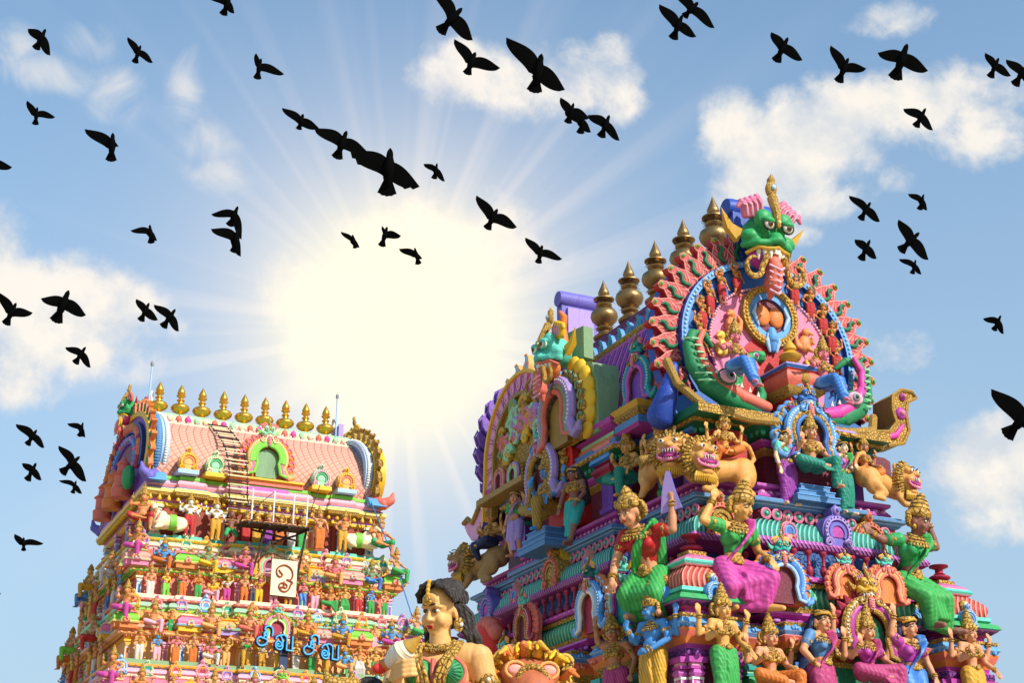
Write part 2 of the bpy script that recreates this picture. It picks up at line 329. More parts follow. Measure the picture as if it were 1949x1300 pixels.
POSES = {
 'stand': dict(BASE, ea=(-.19, 0, .63), ha=(-.16, -.13, .70), da=(0, -.2, 1)),
 'stand four': dict(BASE, ea=(-.18, -.02, .62), ha=(-.14, -.15, .67), da=(0, -.1, 1), four=FOURS, eb=(.19, -.01, .62), hb=(.21, -.12, .53), db=(.3, -.4, -.9)),
 'sway': dict(BASE, che=(.02, 0, .69), hed=(.03, -.02, .885), hr=(0, 8, -15), ea=(-.2, .02, .64), ha=(-.12, -.04, .53), da=(.7, -.3, -.4), eb=(.2, -.0, .82), hb=(.17, -.04, .97), db=(0, 0, 1)),
 'sway mirror': dict(BASE, che=(-.02, 0, .69), hed=(-.02, -.02, .885), hr=(0, -6, 12), eb=(.2, .02, .63), hb=(.2, -.06, .48), ea=(-.2, 0, .82), ha=(-.19, -.05, .98), da=(0, 0, 1)),
 'offer': dict(BASE, ea=(-.16, -.03, .63), ha=(-.03, -.16, .67), eb=(.16, -.03, .63), hb=(.03, -.16, .67), da=(.3, -.3, 1), db=(-.3, -.3, 1)),
 'down': dict(BASE, ea=(-.16, 0, .62), ha=(-.15, -.05, .46), da=(0, -.2, -1), eb=(.16, 0, .62), hb=(.12, -.12, .60), db=(-.6, -.4, .4)),
 'club': dict(BASE, fem=0, ea=(-.22, 0, .70), ha=(-.24, -.09, .84), da=(0, -.2, 1), eb=(.22, .02, .66), hb=(.12, -.08, .54), db=(-.6, -.4, 0), ka=(-.12, -.07, .28), fa=(-.1, .02, .045), kb=(.14, -.05, .28), fb=(.16, .02, .045), tb=(.24, -.06, .02)),
 'seat': dict(BASE, **SEAT), 'seat four': dict(BASE, **dict(SEAT, four=up4(-.42))),
 'seat club': dict(BASE, **dict(SEAT, fem=0, ea=(-.25, 0, .32), ha=(-.2, -.08, .47), eb=(.24, -.04, .26), hb=(.2, -.22, .15))),
 'ride': dict(BASE, **dict(SEAT, four=up4(-.42), ka=(-.18, -.19, .06), fa=(-.2, -.1, -.12), ta=(-.24, -.17, -.15), kb=(.15, -.2, .09), fb=(.02, -.24, .03), tb=(-.05, -.26, .02))),
 'dwarf': dict(BASE, fem=0, hs=1.5, pel=(0, 0, .42), che=(0, -.02, .6), nek=(0, 0, .73), hed=(0, -.03, .84), sa=(-.15, 0, .68), sb=(.15, 0, .68), ea=(-.24, 0, .56), eb=(.24, 0, .56), ha=(-.12, -.18, .5), hb=(.12, -.18, .5), ia=(-.08, 0, .4), ib=(.08, 0, .4), ka=(-.15, -.1, .24), kb=(.15, -.1, .24), fa=(-.14, 0, .045), fb=(.14, 0, .045)),
 # the large figures of the near tower
 'lady pink': dict(BASE, pel=(.0, 0, .28), che=(.02, -.03, .46), nek=(.03, -.05, .575), hed=(.045, -.085, .665), hr=(12, 4, 22), sa=(-.10, -.03, .54), sb=(.145, -.04, .535), ea=(-.235, -.03, .56), ha=(-.135, -.02, .715), da=(.45, -.1, .9), eb=(.215, -.02, .40), hb=(.18, -.2, .30), db=(.0, -.5, -.6),
                   ia=(-.065, 0, .27), ka=(-.085, -.1, .12), fa=(-.07, .0, .0), ta=(-.05, -.1, -.01), ib=(.07, 0, .27), kb=(.17, -.2, .185), fb=(.13, -.15, .0), tb=(.2, -.26, -.02)),
 'lady lean': dict(BASE, pel=(0, 0, .24), che=(.0, -.07, .42), nek=(-.02, -.12, .53), hed=(-.045, -.16, .62), hr=(22, 4, -12), sa=(-.12, -.09, .49), sb=(.11, -.09, .50), ea=(-.17, -.12, .34), ha=(-.16, -.2, .2), da=(0, -.2, -1), eb=(.21, -.09, .49), hb=(.22, -.1, .68), db=(-.3, 0, 1),
                   ia=(-.065, 0, .23), ka=(-.1, -.14, .11), fa=(-.08, -.04, .0), ta=(-.1, -.14, -.02), ib=(.065, 0, .23), kb=(.1, -.15, .1), fb=(.09, -.06, -.02), tb=(.15, -.2, -.03)),
 'lady green': dict(BASE, pel=(0, 0, .28), che=(-.01, -.05, .46), nek=(.0, -.08, .57), hed=(.01, -.115, .655), hr=(14, 4, 24), sa=(-.13, -.05, .53), sb=(.12, -.06, .53), ea=(-.22, .0, .52), ha=(-.3, .02, .56), da=(-.5, 0, .5), eb=(.245, -.05, .53), hb=(.2, -.04, .7), db=(0, -.1, 1),
                   ia=(-.065, 0, .26), ka=(.0, -.13, .15), fa=(.06, -.1, -.02), ta=(.06, -.2, -.04), ib=(.065, 0, .26), kb=(.16, -.15, .15), fb=(.2, -.1, -.04), tb=(.27, -.2, -.06)),
 'throne': dict(BASE, **dict(SEAT, ea=(-.19, 0, .23), ha=(-.17, -.12, .34), da=(0, 0, 1), eb=(.2, -.02, .22), hb=(.2, -.17, .14), four=up4(-.42), hr=(4, 0, 8))),
 'alms': dict(BASE, hr=(4, 8, 14), fem=0, hs=1.3, ea=(-.17, .02, .6), ha=(-.17, -.05, .44), eb=(.2, 0, .66), hb=(.2, -.08, .82), ka=(-.08, -.04, .28), kb=(.1, -.06, .28)),
 'hair lady': dict(BASE, hr=(8, 0, -18), ea=(-.17, -.02, .62), ha=(-.17, -.09, .46), eb=(.16, -.02, .62), hb=(.13, -.12, .5), kb=(.08, -.1, .28), fb=(.05, -.14, .045), tb=(.02, -.24, .0)),
 'bird headed': dict(BASE, fem=0, hr=(4, 0, -30), ea=(-.17, -.02, .63), ha=(-.16, -.16, .72), da=(0, 0, 1), eb=(.19, -.02, .62), hb=(.05, -.17, .5), db=(-1, -.1, .1), four=FOURS),
 'mermaid': dict(BASE, **dict(SEAT, ea=(-.23, -.04, .27), ha=(-.36, -.1, .3), da=(-1, 0, .1), eb=(.2, -.03, .22), hb=(.2, -.15, .13), hr=(4, 2, 6), ka=(-.07, -.22, .1), fa=(.03, -.24, -.14), ta=(.03, -.32, -.18), kb=(.05, -.22, .09), fb=(.1, -.22, -.17), tb=(.12, -.31, -.21))),
}
POSES['mermaid']['four'] = None
def hand(g, p, d, s, fine):
    """palm, four bent fingers of different lengths and a thumb from the side of the palm"""
    p = Vector(p); d = Vector(d).normalized(); side = d.cross(Vector((0, -1, 0)))
    side = side.normalized() if side.length > .2 else Vector((1, 0, 0)); nrm = side.cross(d)
    g.cap(p, p+d*.03, .017, .02, n=8)
    if not fine: g.cap(p+d*.03, p+d*.07, .017, .008, n=6); return
    for i, (o, L) in enumerate(((-.018, .042), (-.006, .05), (.006, .047), (.018, .036))):
        a = p+d*.038+side*o; b = a+d*(L*.55)+side*(o*.25)-nrm*.002; c = b+d*(L*.45)-nrm*.010+side*(o*.1)
        g.chain([a, b, c], [.0085, .0075, .006], n=6)
    a = p+d*.012-side*(.02*s); g.chain([a, a+d*.022-side*(.014*s), a+d*.04-side*(.016*s)], [.009, .0085, .0065], n=6)
def figure_parts(key, lod, lower, upper, crown):
    P = POSES[key]; v = {k: (Vector(x) if isinstance(x, tuple) and len(x) == 3 and k not in ('hr', 'four') else x) for k, x in P.items()}
    fem = P['fem']; out = {}; fine = lod > 0
    vox = (.02, .0105, .0085)[lod]
    HM = Matrix.Translation(v['hed']) @ Euler([radians(a) for a in P['hr']]).to_matrix().to_4x4() @ Matrix.Scale(P['hs'], 4)
    # ---- skin: one body
    b = G()
    mid = lerp(v['pel'], v['che'], .5)
    b.ell(v['pel'], (.088, .07, .065), 'x'); b.cap(v['pel'], mid, .066, .056); b.cap(mid, v['che'], .056, .07)
    b.ell(v['che'], (.105, .066, .075), 'x'); b.cap(v['sa'], v['sb'], .042, .042); b.cap(v['nek']-Vector((0, 0, .03)), v['hed'], .036, .034)
    if not fem: b.ell(mid+Vector((0, -.03, -.02)), (.075, .06, .065), 'x')
    arms = [(v['sa'], v['ea'], v['ha'], v['da'], 1), (v['sb'], v['eb'], v['hb'], v['db'], -1)]
    if P['four']: arms += [tuple(Vector(q) for q in P['four'][0])+(Vector((0, 0, 1)), 1), tuple(Vector(q) for q in P['four'][1])+(Vector((0, 0, 1)), -1)]
    for s, e, h, d, sg in arms:
        b.chain([s, lerp(s, e, .45), e, lerp(e, h, .35), h], [.04, .036, .029, .029, .019]); hand(b, h, d if d is not None else (h-e), sg, fine)
    for q in 'ab':
        i, k, f, t = (v[c+q] for c in 'ikft')
        b.chain([i, lerp(i, k, .4), k, lerp(k, f, .3), f], [.066, .06, .045, .044, .028]); b.chain([f-Vector((0, 0, .01)), lerp(f, t, .5), t], [.026, .026, .02], n=8)
    h = G()
    h.ell((0, .008, .014), (.054, .064, .06), 'x'); h.ell((0, -.014, -.026), (.043, .046, .047), 'x'); h.ell((0, -.04, -.056), (.02, .017, .016), 'x')
    h.cap((0, -.058, .008), (0, -.07, -.019), .006, .0105); h.ell((0, -.056, -.038), (.017, .009, .0075), 'x')
    for s in (-1, 1):
        h.ell((s*.053, .006, -.008), (.011, .018, .026), 'x'); h.ell((s*.024, -.045, -.024), (.018, .014, .017), 'x'); h.cap((s*.008, -.056, .018), (s*.036, -.046, .016), .006, .005)
    b.app(h, HM)
    if lower in ('none',): pass
    out['body'] = sculpt(b, vox, 1 if lod else 2)
    # ---- lower garment
    if lower != 'none':
        c = G(); c.ell(v['pel']+Vector((0, 0, -.005)), (.1, .082, .07), 'x')
        hem = .95
        for q in 'ab':
            i, k, f = (v[x+q] for x in 'ikf'); e = lerp(k, f, hem if lower != 'short' else .12)
            c.chain([i, lerp(i, k, .4), k, lerp(k, e, .5), e], [.08, .075, .06, .058, .05])
            if fine:   # carved folds across the thigh and shin
                for A, B, r0, r1, m in ((i, k, .078, .06, 6), (k, e, .06, .05, 6)):
                    X, Y, Z = frame(B-A)
                    for j in range(1, m): p = lerp(A, B, j/m); r = r0+(r1-r0)*j/m+.006; c.lathe([(r-.014, -.009), (r+.0005, 0), (r-.014, .009)], 'x', 10, p, Z)
        if lower == 'sari':
            n = 7
            for j in range(n):   # the skirt closes the gap between the legs
                t = j/(n-1); a = lerp(lerp(v['ia'], v['ka'], min(1, t*2)), lerp(v['ka'], v['fa'], max(0, t*2-1)*hem), .5 if t > .5 else 0); bb = lerp(v['ib'], v['kb'], min(1, t*2)) if t <= .5 else lerp(v['kb'], lerp(v['kb'], v['fb'], hem), t*2-1)
                a = lerp(v['ia'], v['ka'], t*2) if t <= .5 else lerp(v['ka'], lerp(v['ka'], v['fa'], hem), t*2-1)
                bent = v['ka'].z-v['pel'].z > -.2
                if t > .5 and bent: a = lerp(a, bb, .45)
                c.cap(a, bb, .045, .05)
        if fine:               # pleats falling at the front
            kk = lerp(v['ka'], v['kb'], .5); ff = lerp(v['fa'], v['fb'], .5); w0 = v['pel']+Vector((0, -.075, -.03))
            for j in range(-2, 3): c.chain([w0+Vector((j*.008, 0, 0)), lerp(w0, kk, .6)+Vector((j*.014, -.05, 0)), lerp(kk, ff, .75)+Vector((j*.022, -.055, 0))], [.012, .013, .014], n=6)
        out['garment'] = sculpt(c, vox*1.1, 1)
    if upper:
        c = G(); c.cap(mid+Vector((0, 0, .02)), v['che'], .064, .076); c.ell(v['che'], (.112, .074, .08), 'x')
        if fem:
            for s in (-1, 1): c.ell(v['che']+Vector((s*.048, -.052, .0)), (.046, .042, .044), 'x')
        for s, e in ((v['sa'], v['ea']), (v['sb'], v['eb'])): c.cap(s, lerp(s, e, .5), .05, .044)
        out['blouse'] = sculpt(c, vox*1.1, 1)
        if fine:
            c = G(); pts = []
            for j in range(9):    # the loose end of the cloth crosses from one shoulder to the opposite hip
                t = j/8; p = lerp(v['sb']+Vector((-.03, -.035, .03)), v['pel']+Vector((-.07, -.06, .02)), t)
                pts.append(p+Vector((0, -.075*sin(pi*min(1, t*1.25))-.01, 0)))
            for k in range(-3, 4): c.chain([p+Vector((k*.011, 0, k*.011)) for p in pts], [.0095]*9, n=6)
            c.chain([v['sb']+Vector((-.02, -.02, .04)), v['sb']+Vector((-.02, .05, .03)), lerp(v['sb'], v['pel'], .6)+Vector((.0, .09, 0))], [.035, .04, .05])
            out['drape'] = sculpt(c, vox*1.1, 1)
    elif fem and fine:
        c = G()
        for s in (-1, 1): c.ell(v['che']+Vector((s*.046, -.05, -.002)), (.044, .042, .042), 'x')
        c.lathe([(.1, -.012), (.108, 0), (.1, .012)], 'x', 18, v['che']+Vector((0, 0, -.02)), (0, 0, 1), 1, .72)
        out['breastband'] = sculpt(c, vox, 1)
    # ---- ornaments
    j = G(); J = []
    def cut(nm):
        nonlocal j
        if lod: J.append((nm, j)); j = G()
    for s, e, h_, d, sg in arms:
        for A, B, t, r in ((s, e, .5, .041), (e, h_, .78, .028), (e, h_, .9, .025)):
            p = lerp(A, B, t)
            if fine and t == .5: j.ell(p+Vector((0, -.042, 0)), (.014, .01, .016), 'gold')
            j.lathe([(r-.01, -.009), (r, -.006), (r+.004, 0), (r, .006), (r-.01, .009)], 'gold', 10, p, (B-A).normalized()); cut('armlet' if t == .5 else 'bracelet')
    ax = (v['che']-v['pel']).normalized()
    j.lathe([(.07, -.02), (.094, -.016), (.098, 0), (.094, .014), (.07, .018)], 'gold', 16, v['pel']+ax*.035, ax, 1, .84)
    j.ell(v['pel']+ax*.035+Vector((0, -.084, 0)), (.03, .014, .026), 'gold'); cut('belt')
    for q in 'ab':
        f, k = v['f'+q], v['k'+q]; j.lathe([(.02, -.006), (.034, 0), (.02, .006)], 'gold', 10, lerp(k, f, .93), (f-k).normalized()); cut('anklet')
    nk = v['nek']
    for r, dz, yy in ((.05, .0, -.002), (.066, -.022, -.012), (.082, -.05, -.02)):
        j.tube([nk+Vector((r*sin(a), -r*.72*cos(a)+yy, dz-.02*cos(a))) for a in [2*pi*i/16 for i in range(16)]], .009, 'gold', 6, closed=True)
    if fine:
        for i in range(-5, 6):
            a = i*.26; j.ell(nk+Vector((.088*sin(a), -.072*cos(a)-.022, -.07-.024*cos(a))), (.009, .006, .015), 'gold', 6, 5)
    cut('necklace')
    for s in (-1, 1):
        p = HM @ Vector((s*.058, -.004, -.042)); j.ell(p, (.014, .014, .018), 'gold', 8, 6); cut('earring')
    if lod: out['*'] = J
    else: out['jewellery'] = j
    # ---- head dress
    c = G()
    if crown in ('tall', 'low', 'bowl'):
        prof = {'tall': [(.056, .022), (.064, .03), (.068, .045), (.06, .055), (.064, .062), (.058, .085), (.05, .09), (.053, .098), (.046, .122), (.038, .127), (.041, .136), (.033, .158), (.026, .162), (.028, .17), (.018, .186), (.022, .196), (.012, .208), (0.002, .222)],
                'low': [(.056, .022), (.066, .032), (.068, .045), (.06, .055), (.062, .062), (.05, .085), (.035, .1), (.028, .104), (.031, .112), (.018, .13), (.002, .145)],
                'bowl': [(.056, .022), (.066, .03), (.07, .05), (.062, .06), (.056, .075), (.06, .08), (.048, .1), (.052, .106), (.036, .126), (.04, .131), (.022, .15), (.026, .156), (.004, .178)]}[crown]
        c.lathe(prof, 'gold', 14, (0, .008, 0), (0, -.0, 1), 1, 1.06)
        for a in (-55, 0, 55): c.ell((.066*sin(radians(a)), .008-.068*cos(radians(a)), .05), (.018, .01, .024), 'gold', 8, 6)
        N = 16 if fine else 8
        for s in (-1, 1):       # the fluted rosette that stands out behind each ear
            for i in range(N):
                a = 2*pi*i/N; c.ell((s*.058+.033*cos(a)*s, .03-.004*s*cos(a), .005+.04*sin(a)), (.013, .016, .013), 'gold', 6, 5)
            c.ell((s*.056, .034, .004), (.03, .014, .036), 'gold', 10, 6)
    elif crown == 'hair':
        c.ell((0, .016, .022), (.062, .07, .06), 'hair'); c.ell((0, .06, .0), (.05, .045, .06), 'hair'); c.ell((0, .075, .02), (.034, .032, .034), 'hair')
        c.tube([(.063*sin(a), .0-.064*cos(a), .05-.012*abs(a)) for a in [i*.3-1.5 for i in range(11)]], .006, 'gold plain', 6)
    elif crown in ('veil', 'long'):
        c.ell((0, .014, .024), (.064, .07, .058), 'hair')
        cc = 'cloth navy' if crown == 'veil' else 'hair'
        c.chain([(0, .06, .03), (-.01, .09, -.08), (-.02, .1, -.26)]+([(-.05, .11, -.5)] if crown == 'veil' else []), [.05, .07, .08, .09][:4 if crown == 'veil' else 3], cc)
        for s in (-1, 1): c.chain([(s*.055, .03, .02), (s*.068, .04, -.07), (s*.075, .05, -.16)], [.02, .025, .02], cc)
        c.tube([(.063*sin(a), .0-.064*cos(a), .05-.012*abs(a)) for a in [i*.3-1.5 for i in range(11)]], .008, 'gold plain', 6)
        if crown == 'veil': c.lathe([(.06, .04), (.07, .05), (.066, .068), (.04, .075)], 'gold', 14, (0, .008, 0))
    if c.v: g = G(); g.app(c, HM); out['crown'] = g
    if lod:
        c = G()
        for s in (-1, 1):
            c.ell((s*.0235, -.0535, .003), (.0125, .0075, .0062), 'ivory', 10, 6); c.ell((s*.0235, -.0595, .003), (.0052, .0025, .0052), 'black', 8, 5)
            c.tube([(s*(.007+.008*i), -.0635+.0045*i*i*.35, .017+.005*sin(i*.9)-.001*i) for i in range(5)], [.0022, .003, .003, .0025, .0015], 'black', 6)
            c.tube([(s*(.012+.006*i), -.0585+.003*abs(i-2), .0095-.0012*abs(i-2)) for i in range(5)], .0014, 'black', 5)
        c.ell((0, -.0605, -.0355), (.0145, .0062, .0032), 'red', 8, 5); c.ell((0, -.0595, -.0415), (.012, .006, .0036), 'red', 8, 5); c.ell((0, -.0615, .028), (.004, .003, .005), 'red', 6, 5)
        g = G(); g.app(c, HM); out['face_paint'] = g
        if lod:
            del out['face_paint']; n1 = len(c.f)
            for nm, test in (('eye', lambda q: q[2] < .013 and q[2] > -.01 and q[0] < 0), ('eye', lambda q: q[2] < .013 and q[2] > -.01 and q[0] > 0), ('eyebrow', lambda q: q[2] >= .013 and q[0] < -.0055), ('eyebrow', lambda q: q[2] >= .013 and q[0] > .0055), ('lips', lambda q: q[2] < -.02)):
                k = G(); k.v = list(c.v); k.names = list(c.names)
                for f_, m_ in zip(c.f, c.m):
                    if test(c.v[f_[0]]): k.f.append(f_); k.m.append(m_)
                us = sorted({i for f_ in k.f for i in f_}); mp = {i: q for q, i in enumerate(us)}; k.v = [c.v[i] for i in us]; k.f = [tuple(mp[i] for i in f_) for f_ in k.f]
                g = G(); g.app(k, HM); out.setdefault('*', []).append((nm, g))
    return out
_FC = {}
def figure_meshes(key, lod, lower, upper, crown):
    k = (key, lod, lower, upper, crown)
    if k not in _FC:
        r = []
        for n, d in figure_parts(*k).items():
            if n == '*': r += [(q, x.mesh(q, 50)) for q, x in d]; continue
            if isinstance(d, tuple): me = G().add(d[0], d[1], 'white').mesh(n, 55)
            else: me = d.mesh(n, 50)
            r.append((n, me))
        _FC[k] = r
    return _FC[k]
def recolour(o, mat):
    s = o.material_slots[0]; s.link = 'OBJECT'; s.material = M(mat)
def statue(label, key, loc, rz, H, skin, low='dhoti', lowm='cloth green', up=False, upm='cloth red', drm=None, crown='tall', lod=1, group=None, rot=None):
    root = thing('statue', loc, label, 'statue', rz, group, H, rot)
    for n, me in figure_meshes(key, lod, low, up, crown):
        o = ob(n, me, root)
        if n == 'body': recolour(o, skin)
        elif n == 'garment': recolour(o, lowm)
        elif n == 'blouse': recolour(o, upm)
        elif n == 'drape': recolour(o, drm or lowm)
        elif n == 'breastband': recolour(o, 'gold')
    return root
# ------------------------------------------------------------------ beasts
def lion_parts(flip=1, turn=20, mat='lion'):
    """crouching temple lion: body along +x, the great maned head at the origin side looks out"""
    b = G()
    b.chain([(.0, .1, .0), (.3, .12, .02), (.75, .1, .1), (1.05, .1, .12)], [.26, .25, .23, .27], n=14)
    b.ell((1.0, -.05, .0), (.27, .17, .33), 'x')
    b.chain([(1.0, -.12, -.1), (.82, -.2, -.3), (1.08, -.16, -.42)], [.15, .11, .07]); b.chain([(1.08, -.16, -.42), (.9, -.24, -.46)], [.075, .06])
    b.chain([(.15, -.1, -.1), (.22, -.16, -.3), (.12, -.2, -.44)], [.15, .1, .075]); b.chain([(.12, -.2, -.44), (-.05, -.27, -.46)], [.08, .07])
    b.chain([(1.2, .15, .2), (1.36, .12, .4), (1.25, .1, .62), (1.1, .08, .66)], [.06, .05, .05, .08])
    H = Matrix.Translation((-.05, -.12, .12)) @ rotm(0, 0, turn).to_4x4()
    h = G(); h.ell((0, 0, .05), (.33, .28, .36), 'x'); h.ell((0, -.24, .12), (.14, .16, .1), 'x'); h.ell((0, -.37, .1), (.085, .06, .05), 'x')
    for s in (-1, 1): h.ell((s*.15, -.2, .22), (.11, .1, .08), 'x'); h.ell((s*.3, .05, .33), (.07, .05, .1), 'x'); h.ell((s*.17, -.24, -.0), (.1, .1, .09), 'x')
    h.ell((0, -.17, -.27), (.17, .15, .08), 'x')
    b.app(h, H); parts = {'body': sculpt(b, .036, 1)}
    m = G()      # combed strands of mane round the face and the beard
    for i in range(34):
        a = 2*pi*i/34; r0, r1 = .3, .4+.03*sin(i*2.1)
        m.chain([(r0*sin(a), -.12, .03+r0*1.06*cos(a)), (r1*sin(a), -.05, .03+r1*1.08*cos(a)), (r1*1.06*sin(a), .05, .02+r1*1.1*cos(a))], [.03, .032, .02], 'ochre', 6)
    for i in range(-6, 7): m.chain([(i*.034, -.24+abs(i)*.012, -.27), (i*.042, -.27+abs(i)*.014, -.37), (i*.04, -.24+abs(i)*.014, -.46)], [.024, .026, .012], 'gold plain', 6)
    k = G()
    mo = [(.23*cos(a), -.07+.12*sin(a)) for a in [2*pi*i/20 for i in range(20)]]
    k.tube([(x, -.33+1.3*x*x, z) for x, z in mo], .028, 'pink', 8, closed=True)
    k.ell((0, -.29, -.07), (.2, .05, .1), 'magenta dark'); k.ell((0, -.33, -.12), (.09, .06, .03), 'hot pink')
    for i in range(-3, 4):
        k.lathe([(.02, 0), (.001, .075)], 'ivory', 6, (i*.052, -.355+i*i*.008, .025), (0, -.1, -1)); k.lathe([(.018, 0), (.001, .05)], 'ivory', 6, (i*.048, -.345+i*i*.008, -.17), (0, -.1, 1))
    for s in (-1, 1):
        k.ell((s*.14, -.31, .2), (.055, .035, .042), 'ivory'); k.ell((s*.135, -.34, .2), (.026, .014, .026), 'black'); k.tube([(s*(.07+.03*i), -.335+.012*i*i, .27+.02*sin(i)) for i in range(5)], .012, 'brown', 6)
    A = G(); A.app(m, H); B = G(); B.app(k, H); parts['mane'] = A; parts['mouth'] = B
    return parts
def lion(label, loc, rz, s, flip=False, turn=20, mat='lion', group='crouching lions'):
    root = thing('lion_statue', loc, label, 'lion statue', rz, group, s)
    for n, d in lion_parts(1, turn).items():
        g = G().add(d[0], d[1], mat) if isinstance(d, tuple) else d
        if flip: q = G(); q.app(g, Matrix.Diagonal((-1, 1, 1, 1))); g = q
        ob(n, g, root)
    return root
# ------------------------------------------------------------------ masks, flames, arches
_MC = {}
def mask(skin, mouth='magenta dark', crest='pink', ear='gold plain', lip='gold plain', tusk='gold', big=False):
    """grimacing face that crowns an arch: bulging eyes, fangs, curled tusks, fan crest; about 1 wide"""
    g = G()
    if big not in _MC:
        h = G(); h.ell((0, .05, .12), (.36, .34, .34), 'x'); h.ell((0, -.3, -.02), (.13, .16, .13), 'x'); h.ell((0, -.42, -.05), (.11, .07, .07), 'x')
        for s in (-1, 1):
            h.ell((s*.09, -.4, -.07), (.06, .06, .05), 'x'); h.ell((s*.2, -.22, .3), (.17, .13, .17), 'x'); h.ell((s*.33, -.12, .0), (.2, .16, .13), 'x'); h.chain([(s*.12, -.36, -.1), (s*.3, -.28, -.12), (s*.45, -.08, -.16)], [.06, .07, .06])
            h.tube([(s*(.1+.05*i), -.34+.02*i*i*.3, .21+.05*sin(i*.8)) for i in range(5)], .03, 'x', 8)
        _MC[big] = sculpt(h, .026 if big else .05, 1)
    g.add(_MC[big][0], _MC[big][1], skin)
    # mouth
    g.ell((0, -.12, -.3), (.36, .2, .22), mouth); g.tube([(-.42, -.12, -.3), (-.3, -.28, -.19), (-.15, -.34, -.2), (0, -.4, -.17), (.15, -.34, -.2), (.3, -.28, -.19), (.42, -.12, -.3)], .035, lip, 8)
    for i in (-3, -2, -1, 1, 2, 3): g.lathe([(.05, 0), (.045, .06), (.002, .2)], 'ivory', 8, (i*.085, -.33+.012*i*i, -.2), (0, -.15, -1))
    g.box((0, -.38, -.24), (.1, .05, .08), 'ivory')
    # tongue hanging in front of the arch
    g.chain([(0, -.25, -.3), (0, -.36, -.5), (0, -.34, -.75), (0, -.28, -.98)], [.1, .13, .16, .04], 'coral' if mouth != 'coral' else 'red')
    for k in range(5): g.tube([(-.15+.01*k, -.4, -.48-.1*k), (0, -.5, -.56-.1*k), (.15-.01*k, -.4, -.48-.1*k)], .022, 'pink pale', 6)
    for s in (-1, 1):
        sp = [(s*(.16+.0*i)+s*.02*i, -.36, -.3-.05*i) for i in range(6)]+[(s*(.42-.16*cos(a)), -.38, -.56-.16*sin(a)) for a in [i*.42 for i in range(1, 13)]]
        g.tube(sp, [.05]*10+[.045, .042, .04, .036, .032, .028, .024, .018][:len(sp)-10], tusk, 8)
        g.ell((s*.19, -.35, .2), (.105, .07, .095), 'ivory', 14, 8); g.ell((s*.19, -.415, .19), (.05, .022, .05), 'brown', 12, 6); g.ell((s*.19, -.433, .19), (.024, .01, .024), 'black', 8, 5)
        g.ell((s*.195, -.345, .255), (.12, .1, .068), skin, 14, 8)
        g.tube([(s*.19+.115*cos(a), -.37, .2+.1*sin(a)) for a in [2*pi*i/14 for i in range(14)]], .016, 'black' if big else skin, 6, closed=True)
        # pointed ear
        g.add([(s*.42, 0, .12), (s*.62, .02, .18), (s*.86, .05, .42), (s*.7, .04, .1), (s*.5, .0, -.1), (s*.42, .12, .12), (s*.62, .14, .18), (s*.7, .16, .1), (s*.5, .12, -.1)],
              [(0, 1, 3, 4) if s < 0 else (4, 3, 1, 0), (1, 2, 3) if s < 0 else (3, 2, 1), (0, 5, 6, 1), (1, 6, 2), (2, 7, 3), (3, 7, 8, 4), (5, 8, 7, 6), (6, 7, 2), (0, 4, 8, 5)], ear)
        for k in range(4):    # crest locks
            x = s*(.14+.1*k); g.chain([(x, -.05, .42-.02*k), (x+s*.06, -.08, .6-.03*k), (x+s*.14, -.1, .68-.05*k), (x+s*.2, -.1, .62-.06*k)], [.07, .07, .06, .03], crest, 8)
            g.chain([(x, -.1, .42-.02*k), (x+s*.06, -.15, .58-.03*k), (x+s*.13, -.16, .64-.05*k)], [.025, .022, .01], 'pink pale', 6)
    # forehead ornament
    g.chain([(0, -.36, .2), (0, -.3, .42), (0, -.16, .7)], [.05, .07, .09], 'gold', 8); g.ell((0, -.1, .88), (.11, .07, .15), 'gold', 12, 8); g.ell((0, -.17, .9), (.05, .03, .05), 'blue pale', 8, 6); g.lathe([(.06, 0), (.07, .06), (.01, .16)], 'gold', 8, (0, -.08, .98))
    for k in range(6): g.ell((0, -.38+.04*k, .26+.09*k), .035, 'yellow pale', 6, 5)
    return g
def flame(c1='flame salmon', c2='green deep', c3='red'):
    """one tongue of the fringe: root at the origin, pointing up, 1 high"""
    g = G(); P = [(-.26, 0), (-.3, .22), (-.24, .5), (-.1, .76), (-.02, .98), (.09, 1.0), (.14, .88), (.1, .74), (.2, .52), (.27, .25), (.24, 0)]
    g.slab([(x, z) for x, z in reversed(P)], -.12, .14, c1, c3, .12)
    for k in range(5):
        z = .1+.14*k; w = .22-.034*k
        for s in (-1, 1): g.tube([(s*.07, -.125, z-.04), (s*w*.7, -.13, z+.05), (s*w, -.115, z+.14)], [.014, .016, .008], 'coral pale', 5)
    g.tube([(x*.97, -.12, z*.99) for x, z in P], .016, 'coral pale', 5)
    g.tube([(-.03, -.16, .12), (.05, -.17, .26), (.06, -.17, .4), (-.03, -.17, .52), (-.04, -.17, .62), (.03, -.17, .7)], [.03, .045, .05, .045, .04, .02], c2, 8)
    g.ell((.05, -.13, .9), (.075, .05, .075), 'gold plain', 10, 6); g.ell((.05, -.16, .9), (.05, .04, .05), 'green', 8, 6)
    return g
def leaf_flame(c1, c2):
    g = G(); P = [(-.2, 0), (-.33, .25), (-.3, .5), (-.12, .75), (-.18, .95), (-.3, 1.0), (-.1, 1.06), (.1, .9), (.24, .6), (.28, .3), (.2, 0)]
    g.slab([(x, z) for x, z in reversed(P)], -.12, .16, c1, c2, .1); g.tube([(x*.96, -.1, z) for x, z in P], .035, c2, 6); g.tube([(0, -.13, .1), (-.06, -.13, .4), (.04, -.12, .7)], [.05, .05, .02], c2, 6)
    return g
def beads(g, pts, r, mat, y):
    for x, z in pts: g.ell((x, y, z), (r, r*.8, r), mat, 6, 5)
